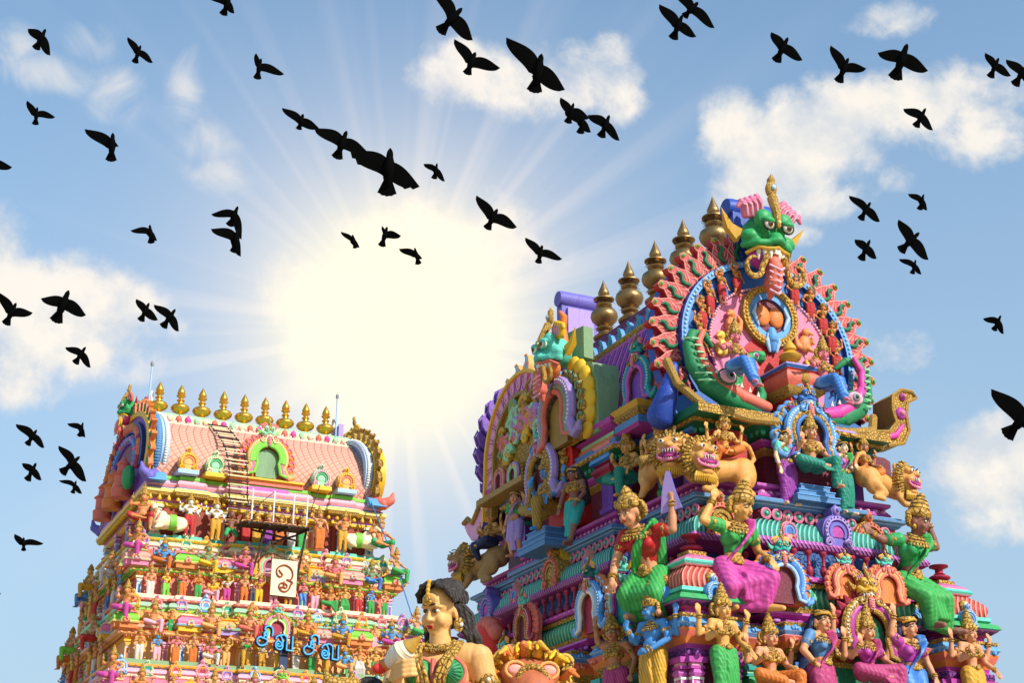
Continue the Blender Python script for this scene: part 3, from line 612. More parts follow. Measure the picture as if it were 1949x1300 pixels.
def spiral(g, x, z, r, y, mat, s=1, turns=1.6, w=.3):
    n = 18; g.tube([(x+s*r*(1-.8*i/n)*cos(2*pi*turns*i/n), y, z+r*(1-.8*i/n)*sin(2*pi*turns*i/n)) for i in range(n)], [r*w*(1-.5*i/n) for i in range(n)], mat, 6)
def small_arch(c1, c2, c3, jewel='red'):
    """horseshoe gable ornament on a pointed stalk, 1 high, stands proud of the eave roll"""
    g = G(); a = arc_pts(.36, -132, 132, 21, 0, .36, 1, 1.0)
    P = [(-.42, 0)]+[(x, z) for x, z in arc_pts(.4, -128, -14, 9, 0, .37)]+[(-.1, .8), (-.12, .9), (0, 1.02), (.12, .9), (.1, .8)]+arc_pts(.4, 14, 128, 9, 0, .37)+[(.42, 0)]
    g.slab(list(reversed(P)), -.03, .3, c1, c1, .0)
    g.ring(arc_pts(.36, -125, 125, 21, 0, .37), arc_pts(.28, -125, 125, 21, 0, .36), -.09, 0, c2)
    g.ring(arc_pts(.24, -125, 125, 17, 0, .35), arc_pts(.17, -125, 125, 17, 0, .34), -.075, 0, c3)
    g.slab([(x, z) for x, z in reversed(arc_pts(.16, -125, 125, 15, 0, .33))], -.05, 0, jewel)
    for s in (-1, 1): spiral(g, s*.27, .1, .11, -.08, c2, -s)
    g.ell((0, -.05, .86), (.085, .06, .11), c2, 10, 6); g.ell((0, -.09, .86), (.045, .05, .06), c3, 8, 5); beads(g, arc_pts(.33, -115, 115, 15, 0, .37), .022, c3, -.1)
    return g
def scroll_arch(c1, c2, c3, niche, fringe, mk=None, fr='lobe'):
    """arch of two curling makara tails under a mask, about 1.6 wide and 1.5 high"""
    g = G()
    g.slab(list(reversed([(-.6, 0)]+arc_pts(.62, -120, 120, 15, 0, .55)+[(.6, 0)])), .02, .3, fringe)
    g.slab(list(reversed([(-.3, 0)]+arc_pts(.32, -100, 100, 13, 0, .5)+[(.3, 0)])), -.06, .04, niche)
    for s in (-1, 1):
        for k, (c, w, o) in enumerate(((c1, .085, 0), (c2, .06, .1), (c3, .05, .2))):
            r = .58-o; pts = [(s*r*sin(a)*.9, -.1-.03*k, .55+r*cos(a)*.9) for a in [.12+i*.16 for i in range(13)]]
            pts += [(s*(.5-o*.9+.05), -.1-.03*k, .12-o*.1), (s*(.62-o*.5), -.1-.03*k, .03+o*.1), (s*(.76-o*.5), -.1, .08+o*.1), (s*(.8-o*.5), -.1, .2)]
            g.tube(pts, [w]*13+[w, w*.9, w*.7, w*.35], c, 8)
        pts = [(s*.66*sin(a), .5+.64*cos(a)) for a in [.25+i*.27 for i in range(8)]]
        for k, (x, z) in enumerate(pts):
            d = atan2(s*abs(x), z-.5)
            if fr == 'lobe': g.ell((x*1.08, .06, .5+(z-.5)*1.08), (.13, .1, .14), fringe, 10, 6); g.tube([(x*1.08+.07*cos(q), -.04, .5+(z-.5)*1.08+.07*sin(q)) for q in [i*.8 for i in range(6)]], .02, c2, 5)
            else: g.chain([(x, .05, z), (x*1.16, .05, .5+(z-.5)*1.18)], [.09, .02], fringe, 6)
        beads(g, [(s*.6*sin(a)*.9, .55+.6*cos(a)*.9) for a in [.2+i*.13 for i in range(16)]], .022, 'white', -.17)
    if mk: g.app(mk, TR((0, -.05, 1.28), 0, .42))
    return g
def finial(straw=True, mat='copper'):
    g = G(); z = 0
    prof = [(.34, 0), (.36, .05), (.3, .12), (.26, .16), (.4, .22), (.42, .3), (.3, .4), (.22, .5), (.2, .56), (.3, .6), (.31, .66), (.2, .72), (.3, .8), (.45, .95), (.5, 1.1), (.46, 1.26), (.32, 1.38), (.18, 1.44), (.2, 1.48), (.28, 1.52), (.29, 1.58), (.2, 1.62), (.17, 1.68), (.3, 1.74), (.38, 1.76), (.38, 1.8), (.2, 1.84), (.14, 1.88), (.19, 1.96), (.21, 2.03), (.18, 2.12), (.1, 2.3), (.04, 2.46), (.008, 2.56)]
    g.lathe(prof, mat, 24)
    s = g
    if straw:
        for i in range(60):
            a = rnd.uniform(0, 6.28); r = rnd.uniform(.2, .3); L = rnd.uniform(.1, .2); z = rnd.choice((1.66, 1.62, .72, 1.42))
            s.chain([(r*cos(a), r*sin(a), z+.05), ((r+L*.7)*cos(a+.2), (r+L*.7)*sin(a+.2), z-rnd.uniform(-.03, .09))], [.016, .005], 'straw', 4)
    return g, s
def finial_gold():
    g = G(); g.lathe([(.4, 0), (.42, .06), (.3, .14), (.2, .26), (.17, .4), (.26, .44), (.27, .5), (.18, .55), (.22, .62), (.42, .72), (.53, .86), (.55, .98), (.47, 1.12), (.3, 1.22), (.16, 1.28), (.15, 1.4), (.23, 1.45), (.23, 1.5), (.14, 1.55), (.14, 1.68), (.26, 1.75), (.27, 1.8), (.17, 1.84), (.22, 1.92), (.24, 2.0), (.17, 2.2), (.07, 2.42), (.01, 2.56)], 'brass', 20)
    return g
def baluster(mat='crimson'):
    return G().lathe([(.13, 0), (.13, .06), (.07, .1), (.13, .2), (.15, .3), (.12, .4), (.06, .46), (.08, .5), (.055, .56), (.055, .78), (.1, .86), (.13, .9), (.13, 1)], mat, 12)
def pilaster(c1, c2, c3, c4='white', h=1.):
    """square shaft with white arrises, stacked capital; 1 high, .34 wide"""
    g = G(); g.box((0, 0, .04), (.36, .2, .08), c2); g.box((0, 0, .36), (.24, .14, .56), c1)
    for s in (-1, 1): g.box((s*.125, -.07, .36), (.022, .022, .56), c4)
    g.box((0, -.075, .36), (.1, .012, .5), c3); g.box((0, 0, .66), (.28, .18, .04), c4); g.lathe([(.14, .68), (.2, .74), (.14, .8)], c1, 4, ph=pi/4); g.box((0, 0, .83), (.34, .22, .05), c2); g.box((0, 0, .88), (.26, .16, .05), c3); g.box((0, 0, .95), (.44, .26, .09), c2)
    return g
# ================================================================== near tower
T1 = Vector((24.95, 41.3, 0))
near = thing('temple_tower', T1, 'near painted temple tower with purple and teal ledges, seen corner-on at the right', 'temple tower')
def part(name, g, parent=near, loc=(0, 0, 0), rz=0., sc=1., sharp=40, label=None): return ob(name, g, parent, loc, rz, label, sc=sc, sharp=sharp, kind='stuff' if name.endswith('_band') or name == 'roof_ribs' else None)
def rep(me, name, spots, parent):
    """spots: (x, y, z, rz, scale) copies of one mesh"""
    out = []
    for x, y, z, rz, s in spots: out.append(ob(name, me, parent, (x, y, z), rz, sc=s))
    return out
FB = [('f', 0, 1.6, .35), ('b', 0, 1.6, .35), ('l', 0, 3.3, .4), ('r', 0, 3.3, .4)]
# storeys, from the ground up
part('base_storey', sweep(plan(5.6, 9.5), [(.3, 0, 'masonry'), (.3, .8, 'masonry'), (0, .9, 'masonry'), (-.3, 5.6, 'coral'), (.1, 5.8, 'ochre'), (.1, 6.1, 'teal'), (-.2, 6.2, 'maroon'), (-.6, 6.5, 'maroon')]))
LB = [('f', .2, 2.0, .75), ('b', 0, 2.1, .75), ('l', 0, 2.8, .7), ('r', 0, 2.8, .7), ('l', 5.0, .9, .45), ('l', -5.0, .9, .45)]
low = part('lower_storey', sweep(plan(4.15, 8.1, LB), [(0, 6.4, 'green deep'), (0, 8.2, 'ochre'), (.12, 8.3, 'ochre'), (.08, 8.42, 'ochre'), (.2, 8.55, 'orange'), (.3, 8.72, 'coral'), (.38, 8.84, 'coral pale'), (.3, 8.88, 'coral'), (.24, 8.9, 'sky blue'), (.3, 8.98, 'blue pale'), (.32, 9.0, 'sky blue'), (.24, 9.12, 'ochre'), (.28, 9.2, 'ochre'), (.2, 9.24, 'magenta'), (.1, 9.25, 'magenta'), (.1, 9.3, 'magenta')]))
up = part('upper_storey', sweep(plan(3.45, 7.4, [('f', .2, 2.0, .9), ('b', 0, 2, .9), ('l', 0, 2.8, .8), ('r', 0, 2.8, .8)]), [(.3, 9.26, 'purple carved'), (.3, 9.4, 'magenta'), (.46, 9.5, 'magenta pale'), (.46, 9.56, 'purple carved'), (.3, 9.6, 'ochre'), (.3, 9.64, 'ochre'), (.36, 9.72, 'ochre'), (.2, 9.76, 'green rib')] + roll(.2, 9.78, 10.3, .2, 'green rib')[1:] + [(.28, 10.31, 'ochre'), (.34, 10.4, 'ochre'), (.26, 10.44, 'magenta pale'), (.4, 10.46, 'magenta'), (.4, 10.58, 'magenta'), (-.15, 10.6, 'navy carved'), (-.15, 11.4, 'navy carved')]))
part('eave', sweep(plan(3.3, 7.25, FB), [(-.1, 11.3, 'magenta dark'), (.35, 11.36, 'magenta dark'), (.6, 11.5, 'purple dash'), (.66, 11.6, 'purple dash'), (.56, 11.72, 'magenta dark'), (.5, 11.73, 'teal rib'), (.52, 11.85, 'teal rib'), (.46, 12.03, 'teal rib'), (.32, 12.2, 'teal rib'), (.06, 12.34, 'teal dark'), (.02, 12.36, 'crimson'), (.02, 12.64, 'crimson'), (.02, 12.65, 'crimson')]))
part('ledge', sweep(plan(3.3, 7.25, FB), [(.0, 12.63, 'steel blue'), (.1, 12.66, 'steel blue'), (.16, 12.73, 'blue pale'), (.18, 12.75, 'steel blue'), (.28, 12.78, 'blue pale'), (.3, 12.8, 'steel blue'), (.3, 12.89, 'blue pale'), (.27, 12.91, 'steel blue'), (-.1, 12.92, 'magenta'), (-.1, 13.0, 'magenta pale'), (-.02, 13.03, 'magenta'), (-.05, 13.1, 'purple dash'), (-.16, 13.24, 'magenta'), (-.04, 13.3, 'magenta pale'), (-.02, 13.34, 'magenta pale'), (-.02, 13.4, 'magenta')]))
NB = [('f', .15, 1.05, .55), ('b', 0, 1.0, .55), ('l', 0, 3.3, .8), ('r', 0, 3.3, .8)]
part('neck', sweep(plan(2.6, 6.5, NB), [(0, 13.38, 'maroon'), (0, 14.4, 'gold'), (.16, 14.52, 'ochre'), (.16, 14.58, 'ochre'), (.1, 14.6, 'magenta'), (.28, 14.72, 'magenta pale'), (.3, 14.78, 'magenta'), (.2, 14.82, 'green deep'), (.3, 14.9, 'green deep'), (.62, 15.1, 'green deep'), (.66, 15.1, 'ochre'), (.72, 15.22, 'lilac'), (.6, 15.34, 'magenta'), (.5, 15.36, 'steel blue'), (.56, 15.5, 'steel blue'), (.4, 15.52, 'steel blue')]))
# barrel roof with its ridge
prof = [(2.9, 15.45), (3.2, 16.0), (3.3, 16.8), (3.15, 17.8), (2.8, 18.8), (2.35, 19.6), (1.75, 20.4), (1.1, 21.0), (.5, 21.35), (.5, 21.75), (0, 21.8)]
full = [(-x, z) for x, z in prof] + [(x, z) for x, z in reversed(prof[:-1])]
g = G(); n = len(full); ys = [-6.3+12.6*i/14 for i in range(15)]
g.add([(x, y, z) for y in ys for x, z in full], [(j*n+i, (j+1)*n+i, (j+1)*n+i+1, j*n+i+1) for j in range(14) for i in range(n-1)], 'tile dark')
part('roof_vault', g)
g = G()
for s in (-1, 1):
    g.tube([(s*2.5, y, 19.45) for y in (-6.2, 0, 6.2)], .13, 'ochre', 8); g.tube([(s*2.62, y, 19.22) for y in (-6.2, 0, 6.2)], .07, 'magenta pale', 8)
    for i in range(64):
        y = -6.1+i*.195
        g.chain([(s*2.7, y, 19.1), (s*3.02, y, 18.3), (s*3.2, y+.06, 17.4)], [.06, .05, .03], 'magenta pale' if i % 2 else 'purple', 5)
part('roof_ribs', g)
me = leaf_flame('teal', 'sky blue').mesh('ridge_leaf')
rep(me, 'ridge_leaf', [(s*2.35, -5.9+i*.62, 19.5, -90*s*-1 if s < 0 else 90, .55) for s in (-1,) for i in range(20)], near)
# finials standing along the ridge
fg, fs = finial(); fme = fg.mesh('finial', 60)
for i in range(5):
    r = ob('finial', fme, None, T1+Vector((0, -3.75+1.88*i, 21.75)), 40*i, ['weathered copper pot finial next to the green mask of the near gable', 'weathered copper pot finial second from the near gable mask', 'weathered copper pot finial in the middle of the near tower ridge', 'weathered copper pot finial fourth from the near gable mask', 'weathered copper pot finial beside the violet back slab of the far gable'][i], 'roof finial', 'copper finials on the near tower ridge', sc=1.02)
# rows of painted petals and studs along the mouldings
def row(g, P, off, z, step, fn):
    Q = offset(P, off)
    for i in range(len(Q)):
        a, b = Vector((*Q[i], z)), Vector((*Q[(i+1) % len(Q)], z)); d = b-a; L = d.length; n = max(1, int(L/step)); d /= L; nr = Vector((d.y, -d.x, 0))
        for k in range(n): fn(g, a+d*(L*(k+.5)/n), nr, k)
    return g
def petal(c1, c2, w, h):
    def f(g, p, nr, k):
        m = Matrix.Rotation(atan2(nr.x, -nr.y), 3, 'Z'); g.ell(p, (w, .035, h), c1, 8, 5, m); g.ell(p+nr*.03+Vector((0, 0, -.01)), (w*.55, .02, h*.6), c2, 6, 4, m)
    return f
def flower(c1, c2, r):
    def f(g, p, nr, k):
        if k % 2: g.ell(p, (r*.4, r*.4, r*.5), c2, 6, 4); return
        for s in (-1, 0, 1): g.ell(p+Vector((nr.y, -nr.x, 0))*(s*r*.7)+Vector((0, 0, r*.35*(1-abs(s)))), (r*.5, r*.5, r*.6), c1, 8, 5)
        g.ell(p+nr*r*.4, r*.3, c2, 6, 4)
    return f
LP = plan(4.15, 8.1, LB); UP = plan(3.45, 7.4, [('f', .2, 2.0, .9), ('b', 0, 2, .9), ('l', 0, 2.8, .8), ('r', 0, 2.8, .8)]); EP = plan(3.3, 7.25, FB); NP = plan(2.6, 6.5, [('f', .15, 1.05, .55), ('b', 0, 1.0, .55), ('l', 0, 3.3, .8), ('r', 0, 3.3, .8)])
part('petal_band', row(G(), EP, -.1, 13.17, .26, petal('magenta pale', 'pink pale', .1, .07)))
part('petal_band', row(G(), UP, .33, 9.34, .34, petal('magenta pale', 'lilac', .13, .06)))
part('flower_band', row(G(), LP, .34, 8.74, .5, flower('coral', 'orange pale', .13)))
part('flower_band', row(G(), LP, .3, 9.06, .62, flower('sky blue', 'blue pale', .11)))
part('petal_band', row(G(), NP, .7, 15.17, .3, petal('ochre', 'gold plain', .12, .06)))
part('petal_band', row(G(), NP, .42, 14.96, .26, petal('green', 'teal', .1, .1)))
part('petal_band', row(G(), UP, .4, 10.52, .3, petal('magenta pale', 'pink', .1, .045)))
# ------------------------------------------------------------------ gable
GX, GY, GZ = -.15, -6.45, 17.9
def gable(parent, col, rich=True):
    g = G(); P = arc_pts(3.05, -125, 125, 41, 0, 0, 1, .93)
    foot = [(3.75, -2.1), (3.55, -2.6), (2.4, -2.45), (0, -2.4), (-2.4, -2.45), (-3.55, -2.6), (-3.75, -2.1)]
    g.slab(list(reversed(P+foot)), 0, .75, 'blue' if rich else col, col)
    if rich:
        g.ring(arc_pts(3.05, -112, 112, 45, 0, 0, 1, .93), arc_pts(2.84, -112, 112, 45, 0, 0, 1, .93), -.16, .01, 'sky blue', 'blue deep')
        for r, m in ((2.95, 'blue pale'), (2.08, 'pink pale')): 
            for x, z in arc_pts(r, -112, 112, 76, 0, 0, 1, .93): g.ell((x, -.17 if r > 2.5 else -.14, z), (.05, .05, .05), m, 6, 5)
        g.slab(list(reversed(arc_pts(2.1, -115, 115, 41, 0, -.1, 1, .93)+[(1.7, -2.3), (-1.7, -2.3)])), -.12, .01, 'pink', 'magenta')
        g.slab(list(reversed(arc_pts(1.15, -115, 115, 31, 0, -.75, 1, 1)+[(1., -2.3), (-1., -2.3)])), -.17, -.11, 'red', 'maroon')
        for s in (-1, 1):   # green studded inner arch
            g.tube([(s*(.35+1.0*sin(a)), -.22, -1.55+1.25*cos(a)) for a in [i*.16 for i in range(11)]], .19, 'green', 8, flat=1.)
            for a in (.35, .75, 1.15, 1.5): g.ell((s*(.35+1.0*sin(a)), -.4, -1.55+1.25*cos(a)), (.11, .06, .11), 'mint', 8, 5); g.ell((s*(.35+1.0*sin(a)), -.44, -1.55+1.25*cos(a)), (.07, .05, .07), 'magenta', 8, 5)
    o = part('gable', g, parent, (GX, GY, GZ) if rich else (0, -GY, GZ), 0 if rich else 180)
    if rich: part('flame_backing', G().ring(arc_pts(3.78, -124, 124, 61, 0, 0, 1, .94), arc_pts(3.0, -124, 124, 61, 0, 0, 1, .93), .24, .6, 'crimson', 'blue deep'), near, (GX, GY, GZ))
    # fringe of flames
    fm = flame().mesh('flame') if rich else leaf_flame('violet', 'purple').mesh('flame')
    for s in (-1, 1):
        for k in range(11):
            a = radians(15+k*10.2); x, z = s*3.02*sin(a), 3.02*.93*cos(a)
            ob('flame', fm, o, (x, .2, z), sc=(1.4*s, 1.15, 1.0), rot=(0, s*(a*.95-.1), 0))
    if rich:
        # medallion
        m = G(); c = (0, -.2, 1.05); circ = lambda r, n=32, sx=1.: [(c[0]+r*sx*sin(2*pi*i/n), c[2]+r*cos(2*pi*i/n)) for i in range(n)]
        m.ring(circ(.98), circ(.76), -.32, 0, 'ochre', 'ochre dark', True); m.ring(circ(.76), circ(.56), -.26, 0, 'sky blue', 'blue', True); m.slab(list(reversed(circ(.58))), -.18, 0, 'maroon')
        for x, z in circ(.87, 44): m.ell((x, -.33, z), (.05, .045, .05), 'gold plain', 6, 5)
        for s in (-1, 1): m.ell((s*.24, -.2, 1.05), (.27, .12, .34), 'orange', 14, 8); m.chain([(s*.5, -.3, 1.35), (s*.62, -.32, 1.05), (s*.45, -.3, .68)], [.03, .07, .03], 'blue pale', 8)
        m.chain([(0, -.28, .55), (0, -.3, .3), (0, -.26, -.02)], [.14, .2, .1], 'sky blue', 10)
        for s in (-1, 1): m.chain([(s*.1, -.3, .5), (s*.2, -.32, .2), (s*.12, -.3, -.1)], [.05, .08, .04], 'blue pale', 8)
        ob('medallion', m, o)
        mk = mask('green', 'magenta', 'pink', 'gold plain', 'gold plain', 'ochre', True)
        # painted stripes of the cheeks and lids
        ob('mask', mk, o, (-.3, -.6, 3.3), sc=1.85, rot=(radians(12), 0, radians(4)))
        tl = G(); P = [(3.3, -2.55), (3.9, -2.5), (4.5, -2.35), (4.75, -1.9), (4.7, -1.4), (4.8, -1.0), (5.15, -.8), (5.0, -.62), (4.6, -.62), (4.25, -.85), (4.2, -1.3), (4.3, -1.7), (4.0, -2.05), (3.3, -2.15)]
        tl.slab(list(P), -.35, .6, 'ochre', 'ochre dark'); tl.tube([(x, -.36, z) for x, z in P[1:]], .06, 'gold', 6)
        for p, r in (((4.5, -1.4), .2), ((4.62, -.85), .13)): tl.ell((p[0], -.36, p[1]), (r, .1, r), 'magenta', 10, 6); tl.ell((p[0], -.42, p[1]), (r*.5, .1, r*.5), 'pink', 10, 6)
        tl.chain([(3.7, -.37, -2.3), (4.2, -.38, -2.15), (4.5, -.38, -1.8)], [.06, .1, .06], 'hot pink', 8)
        ob('curled_tail', tl, o); tl = G()
        tl.chain([(-3.4, -.2, -1.1), (-3.6, -.15, -1.9), (-3.7, .1, -2.5)], [.16, .3, .42], 'blue deep', 10)
        ob('blue_foot', tl, o)
        rim = G(); rim.tube([(-3.6, -.15, -.9), (-3.5, -.5, -1.7), (-2.9, -.95, -2.45), (-1.6, -1.3, -2.75), (-.75, -1.3, -2.7)], .13, 'gold', 8)
        rim.slab(list(reversed([(-3.3, -2.45), (-.75, -2.45), (-.75, -2.78), (-3.3, -2.7)])), -1.25, .3, 'ochre', 'green deep'); ob('gable_rim', rim, o); rim = G()
        rim.tube([(3.6, -.15, -1.6), (3.0, -.8, -2.3), (1.9, -1.1, -2.6), (1.2, -1.1, -2.6)], .13, 'gold', 8)
        rim.slab(list(reversed([(1.1, -2.42), (3.4, -2.42), (3.4, -2.7), (1.1, -2.7)])), -1.1, .3, 'ochre', 'green deep')
        ob('gable_rim', rim, o)
        for s in (-1, 1):      # gaping green makara heads at the two springings
            k = G()
            cp = [(s*(-2.2), -.35, -.3), (s*(-2.5), -.45, -.05), (s*(-2.9), -.5, -.1), (s*(-3.1), -.55, -.5), (s*(-3.0), -.6, -1.1), (s*(-2.6), -.7, -1.65), (s*(-1.9), -.8, -2.05), (s*(-1.1), -.85, -2.25)]
            k.chain(cp, [.07, .12, .15, .17, .23, .31, .32, .22], 'makara green', 14)
            k.chain([(s*-1.1, -.85, -2.2), (s*-.85, -.8, -1.75), (s*-.95, -.8, -1.25)], [.22, .14, .06], 'makara green', 10)
            k.chain([(p[0]-s*-.24, p[1]-.17, p[2]+.06) for p in cp[2:]], [.08, .11, .15, .2, .22, .16], 'coral' if s > 0 else 'hot pink', 10)
            k.ell((s*-2.2, -1.15, -1.5), (.27, .1, .2), 'pink pale', 14, 8); k.ell((s*-2.18, -1.23, -1.5), (.15, .06, .13), 'grey', 12, 6); k.ell((s*-2.17, -1.27, -1.5), (.07, .04, .07), 'black', 8, 6)
            k.tube([(s*-2.2+.3*cos(a), -1.1, -1.5+.23*sin(a)) for a in [i*.45 for i in range(14)]], .03, 'green deep', 6, closed=True)
            for i in range(7): k.tube([(s*(-3.28+.05*i), -.5-.05*i, -.3-.22*i), (s*(-3.1+.05*i), -.78-.05*i, -.35-.22*i), (s*(-2.9+.05*i), -.8-.05*i, -.35-.22*i)], .03, 'mint', 5)
            for i in range(6): k.lathe([(.06, 0), (.002, .16)], 'ivory', 6, (s*(-2.5+.27*i), -1.02, -1.42-.1*i), (0, -.3, 1))
            ob('makara_head', k, o)
        al = G()   # stepped altar between the two ladies
        for P, d in ((plan(.42, .45), [(.1, -2.5, 'ochre'), (.1, -2.3, 'magenta pale'), (.2, -2.2, 'ochre'), (0, -2.15, 'red'), (0, -1.85, 'ochre'), (.22, -1.7, 'gold'), (.25, -1.6, 'ochre'), (.1, -1.55, 'coral')] + roll(.12, -1.5, -1.05, .12, 'coral')[1:] + [(.2, -1.04, 'blue'), (.26, -.95, 'lilac'), (.2, -.88, 'blue'), (-.1, -.85, 'blue')]),):
            al.app(sweep(P, d), TR((.2, -.85, 0)))
        al.lathe([(.3, -.85), (.34, -.78), (.16, -.7), (.12, -.6), (.3, -.5), (.34, -.4), (.2, -.3), (.14, -.26), (.2, -.2), (.18, -.12), (.02, .12)], 'gold plain', 14, (.2, -.85, 0)); al.ell((.2, -1.5, -1.28), (.17, .08, .17), 'gold', 10, 6)
        ob('altar', al, o)
    cs = G(); h_ = 2.6 if rich else 4.3; zt_ = 4.7 if rich else 6.5
    cs.box((-.15, .25, zt_-h_/2+.1), (1.5, .42, h_), col); cs.lathe([(.3, -.85), (.33, -.7), (.33, .7), (.3, .85)], col, 20, (-.15, .3, zt_), (1, 0, 0))
    if not rich: cs.box((-.15, .52, zt_-1.6), (1.1, .14, 2.4), 'lilac')
    ob('crest_slab', cs, o)
    return o
gab = gable(near, 'blue deep'); gable(near, 'violet', False)
def g2w(x, y, z): return T1+Vector((GX+x, GY+y, GZ+z))
# ------------------------------------------------------------------ long side: lotus arch and masked arch
LX = -4.05
def on_left(px, py, x=LX): p = onX(px, py, T1.x+x); return p.y-T1.y, p.z
g = G()
g.slab(list(reversed([(-2.95, -1.5), (-2.8, -.8)]+arc_pts(2.65, -95, 95, 31)+[(2.8, -.8), (2.95, -1.5)])), .05, 1.6, 'ochre dark', 'sage')
for a, b, y, m in ((2.72, 2.6, -.16, 'yellow'), (2.6, 1.95, -.06, 'lotus pink'), (1.97, 1.84, -.18, 'gold')):
    mk_ = lambda r: [(-r-.12, -1.9), (-r-.1, -1.3), (-r, -.6)]+arc_pts(r, -85, 95, 31)
    g.ring(mk_(a), mk_(b), y, .06, m)
for k in range(16):    # painted lotus petals cut into the band
    a = radians(-100+12.5*k); c = (2.27*sin(a), 2.27*cos(a))
    for sc, m in ((1, 'magenta'), (.6, 'pink pale')):
        g.tube([(c[0]+(u*cos(a)+w*sin(a))*sc, -.08, c[1]+(-u*sin(a)+w*cos(a))*sc) for u, w in ((-.2, .28), (-.21, .0), (-.12, -.2), (0, -.27), (.12, -.2), (.21, 0), (.2, .28))], .016 if sc == 1 else .03, m, 5)
g.slab(list(reversed([(-1.8, -1.5)]+arc_pts(1.84, -95, 95, 25)+[(1.8, -1.5)])), -.02, .06, 'ochre')
for k in range(60):
    a = rnd.uniform(-1.75, 1.3); r = rnd.uniform(.5, 1.65); spiral(g, r*sin(a), r*cos(a)-.1, rnd.uniform(.16, .34), -.12, rnd.choice(('gold', 'coral', 'yellow', 'gold plain', 'sage', 'lilac', 'pink', 'mint')), rnd.choice((-1, 1)), 1.3, .4)
for xx, zz, cc in ((-1.0, -1.3, ('coral', 'gold', 'pink')), (.1, -1.4, ('lilac', 'yellow', 'mint'))): g.app(scroll_arch(*cc, 'maroon', 'gold', None, 'spike'), TR((xx, -.25, zz), 0, .75))
g.box((-.4, -.35, -1.45), (3.6, .6, .2), 'gold')
lot = part('lotus_arch', g, near, (LX+.15, 2.75, 17.0), -90)
fm = leaf_flame('blue pale', 'orange pale').mesh('flame')
for k in range(9):
    a = radians(-112+13.5*k); ob('flame', fm, lot, (2.66*sin(a), .35, 2.66*cos(a)), sc=.8, rot=(0, a+.3, 0))
tg = G(); tg.slab(list(reversed([(-2.7, -1.3), (-2.75, -2.0), (-3.2, -2.4), (-3.7, -2.35), (-4.1, -2.0), (-4.35, -1.7), (-4.2, -1.45), (-3.9, -1.55), (-3.5, -1.75), (-3.15, -1.5)][::-1])), -.15, .8, 'lotus pink', 'violet'); tg.tube([(-2.75, -.2, -1.1), (-3.2, -.2, -1.5), (-3.55, -.2, -1.75), (-3.95, -.2, -1.5), (-4.3, -.2, -1.6)], .09, 'ochre', 8)
ob('curled_tail', tg, lot)
mk = mask('aqua', 'orange', 'yellow', 'yellow', 'coral', 'gold')
g = scroll_arch('lilac', 'sage', 'coral', 'ochre dark', 'ochre', None)
for k in range(7):
    a = radians(20+17*k); g.ell((.78*sin(a), .1, .55+.78*cos(a)), (.17, .1, .19), 'yellow', 12, 6); 
g.slab([(-.62, 0), (.98, 0), (.98, .75), (.8, 1.2), (.4, 1.35), (-.6, 1.2)], .14, .8, 'sage', 'sage')
ma = part('masked_arch', g, near, (LX-.2, -1.0, 15.95), -90, 1.95)
ob('mask', mk, ma, (0, -.12, 1.5), sc=.78)
cr = G(); cr.chain([(.1, 0, 1.75), (.05, 0, 2.0), (.12, 0, 2.2), (-.02, 0, 2.35)], [.09, .08, .06, .03], 'orange'); cr.box((-.1, .35, 1.8), (.6, .2, .55), 'sage', .2); ob('crest_plume', cr, ma)
# cornice that carries them, with its stacked corner pier
part('bay_cornice', sweep([(-3.7, -3.35), (-2.4, -3.35), (-2.4, 5.2), (-3.7, 5.2)], [(0, 15.5, 'coral pale'), (.1, 15.6, 'orange'), (.1, 15.7, 'coral'), (.02, 15.72, 'mint'), (.02, 15.86, 'magenta'), (.16, 15.92, 'magenta'), (.26, 16.05, 'magenta pale'), (.3, 16.08, 'magenta'), (.3, 16.2, 'magenta pale'), (.2, 16.24, 'magenta'), (0, 16.25, 'magenta')]))
pier = G()
pier.app(sweep(plan(.34, .34), [(.06, 13.4, 'purple'), (.06, 13.55, 'magenta'), (0, 13.6, 'purple'), (0, 14.35, 'teal'), (.14, 14.45, 'green deep'), (.14, 14.52, 'crimson')] + roll(.12, 14.54, 14.85, .12, 'crimson')[1:] + [(.2, 14.87, 'blue'), (.28, 14.95, 'sky blue'), (.22, 15.2, 'sky blue'), (.1, 15.3, 'orange'), (.14, 15.4, 'coral pale'), (.2, 15.48, 'coral pale')]))
pm = pier.mesh('corner_pier'); rep(pm, 'corner_pier', [(-3.45, -3.0, .0, 0, 1), (-3.45, 3.0, 0, 0, 1), (-2.55, -6.2, 0, 0, 1), (2.55, -6.2, 0, 0, 1), (-2.6, -4.9, 0, 0, 1)], near)
cg = G(); cg.lathe([(.2, 13.4), (.24, 13.6), (.17, 13.7), (.17, 14.1), (.24, 14.15), (.17, 14.2), (.17, 14.3), (.3, 14.42), (.3, 14.5), (.18, 14.56), (.34, 14.75), (.36, 14.9), (.2, 15.0)], ['green', 'green deep', 'teal', 'green rib', 'green', 'green deep', 'purple', 'green', 'green deep', 'sage', 'green deep', 'green deep'], 16)
part('round_column', cg, near, (-3.0, -5.0, 0))
sa = scroll_arch('teal', 'blue', 'magenta pale', 'purple', 'coral', mask('teal', 'magenta', 'coral', 'ochre', 'magenta', 'ochre'), 'spike')
part('roof_arch', sa, near, (-3.35, -4.45, 16.35), -90, 1.35)
part('arch_pedestal', sweep(plan(.5, .6), [(0, 15.5, 'magenta'), (.1, 15.6, 'steel blue'), (.1, 15.8, 'blue'), (0, 15.85, 'ochre'), (.14, 16.0, 'gold'), (.1, 16.1, 'gold plain'), (.2, 16.25, 'gold plain'), (0, 16.35, 'ochre')]), near, (-3.3, -4.45, 0))
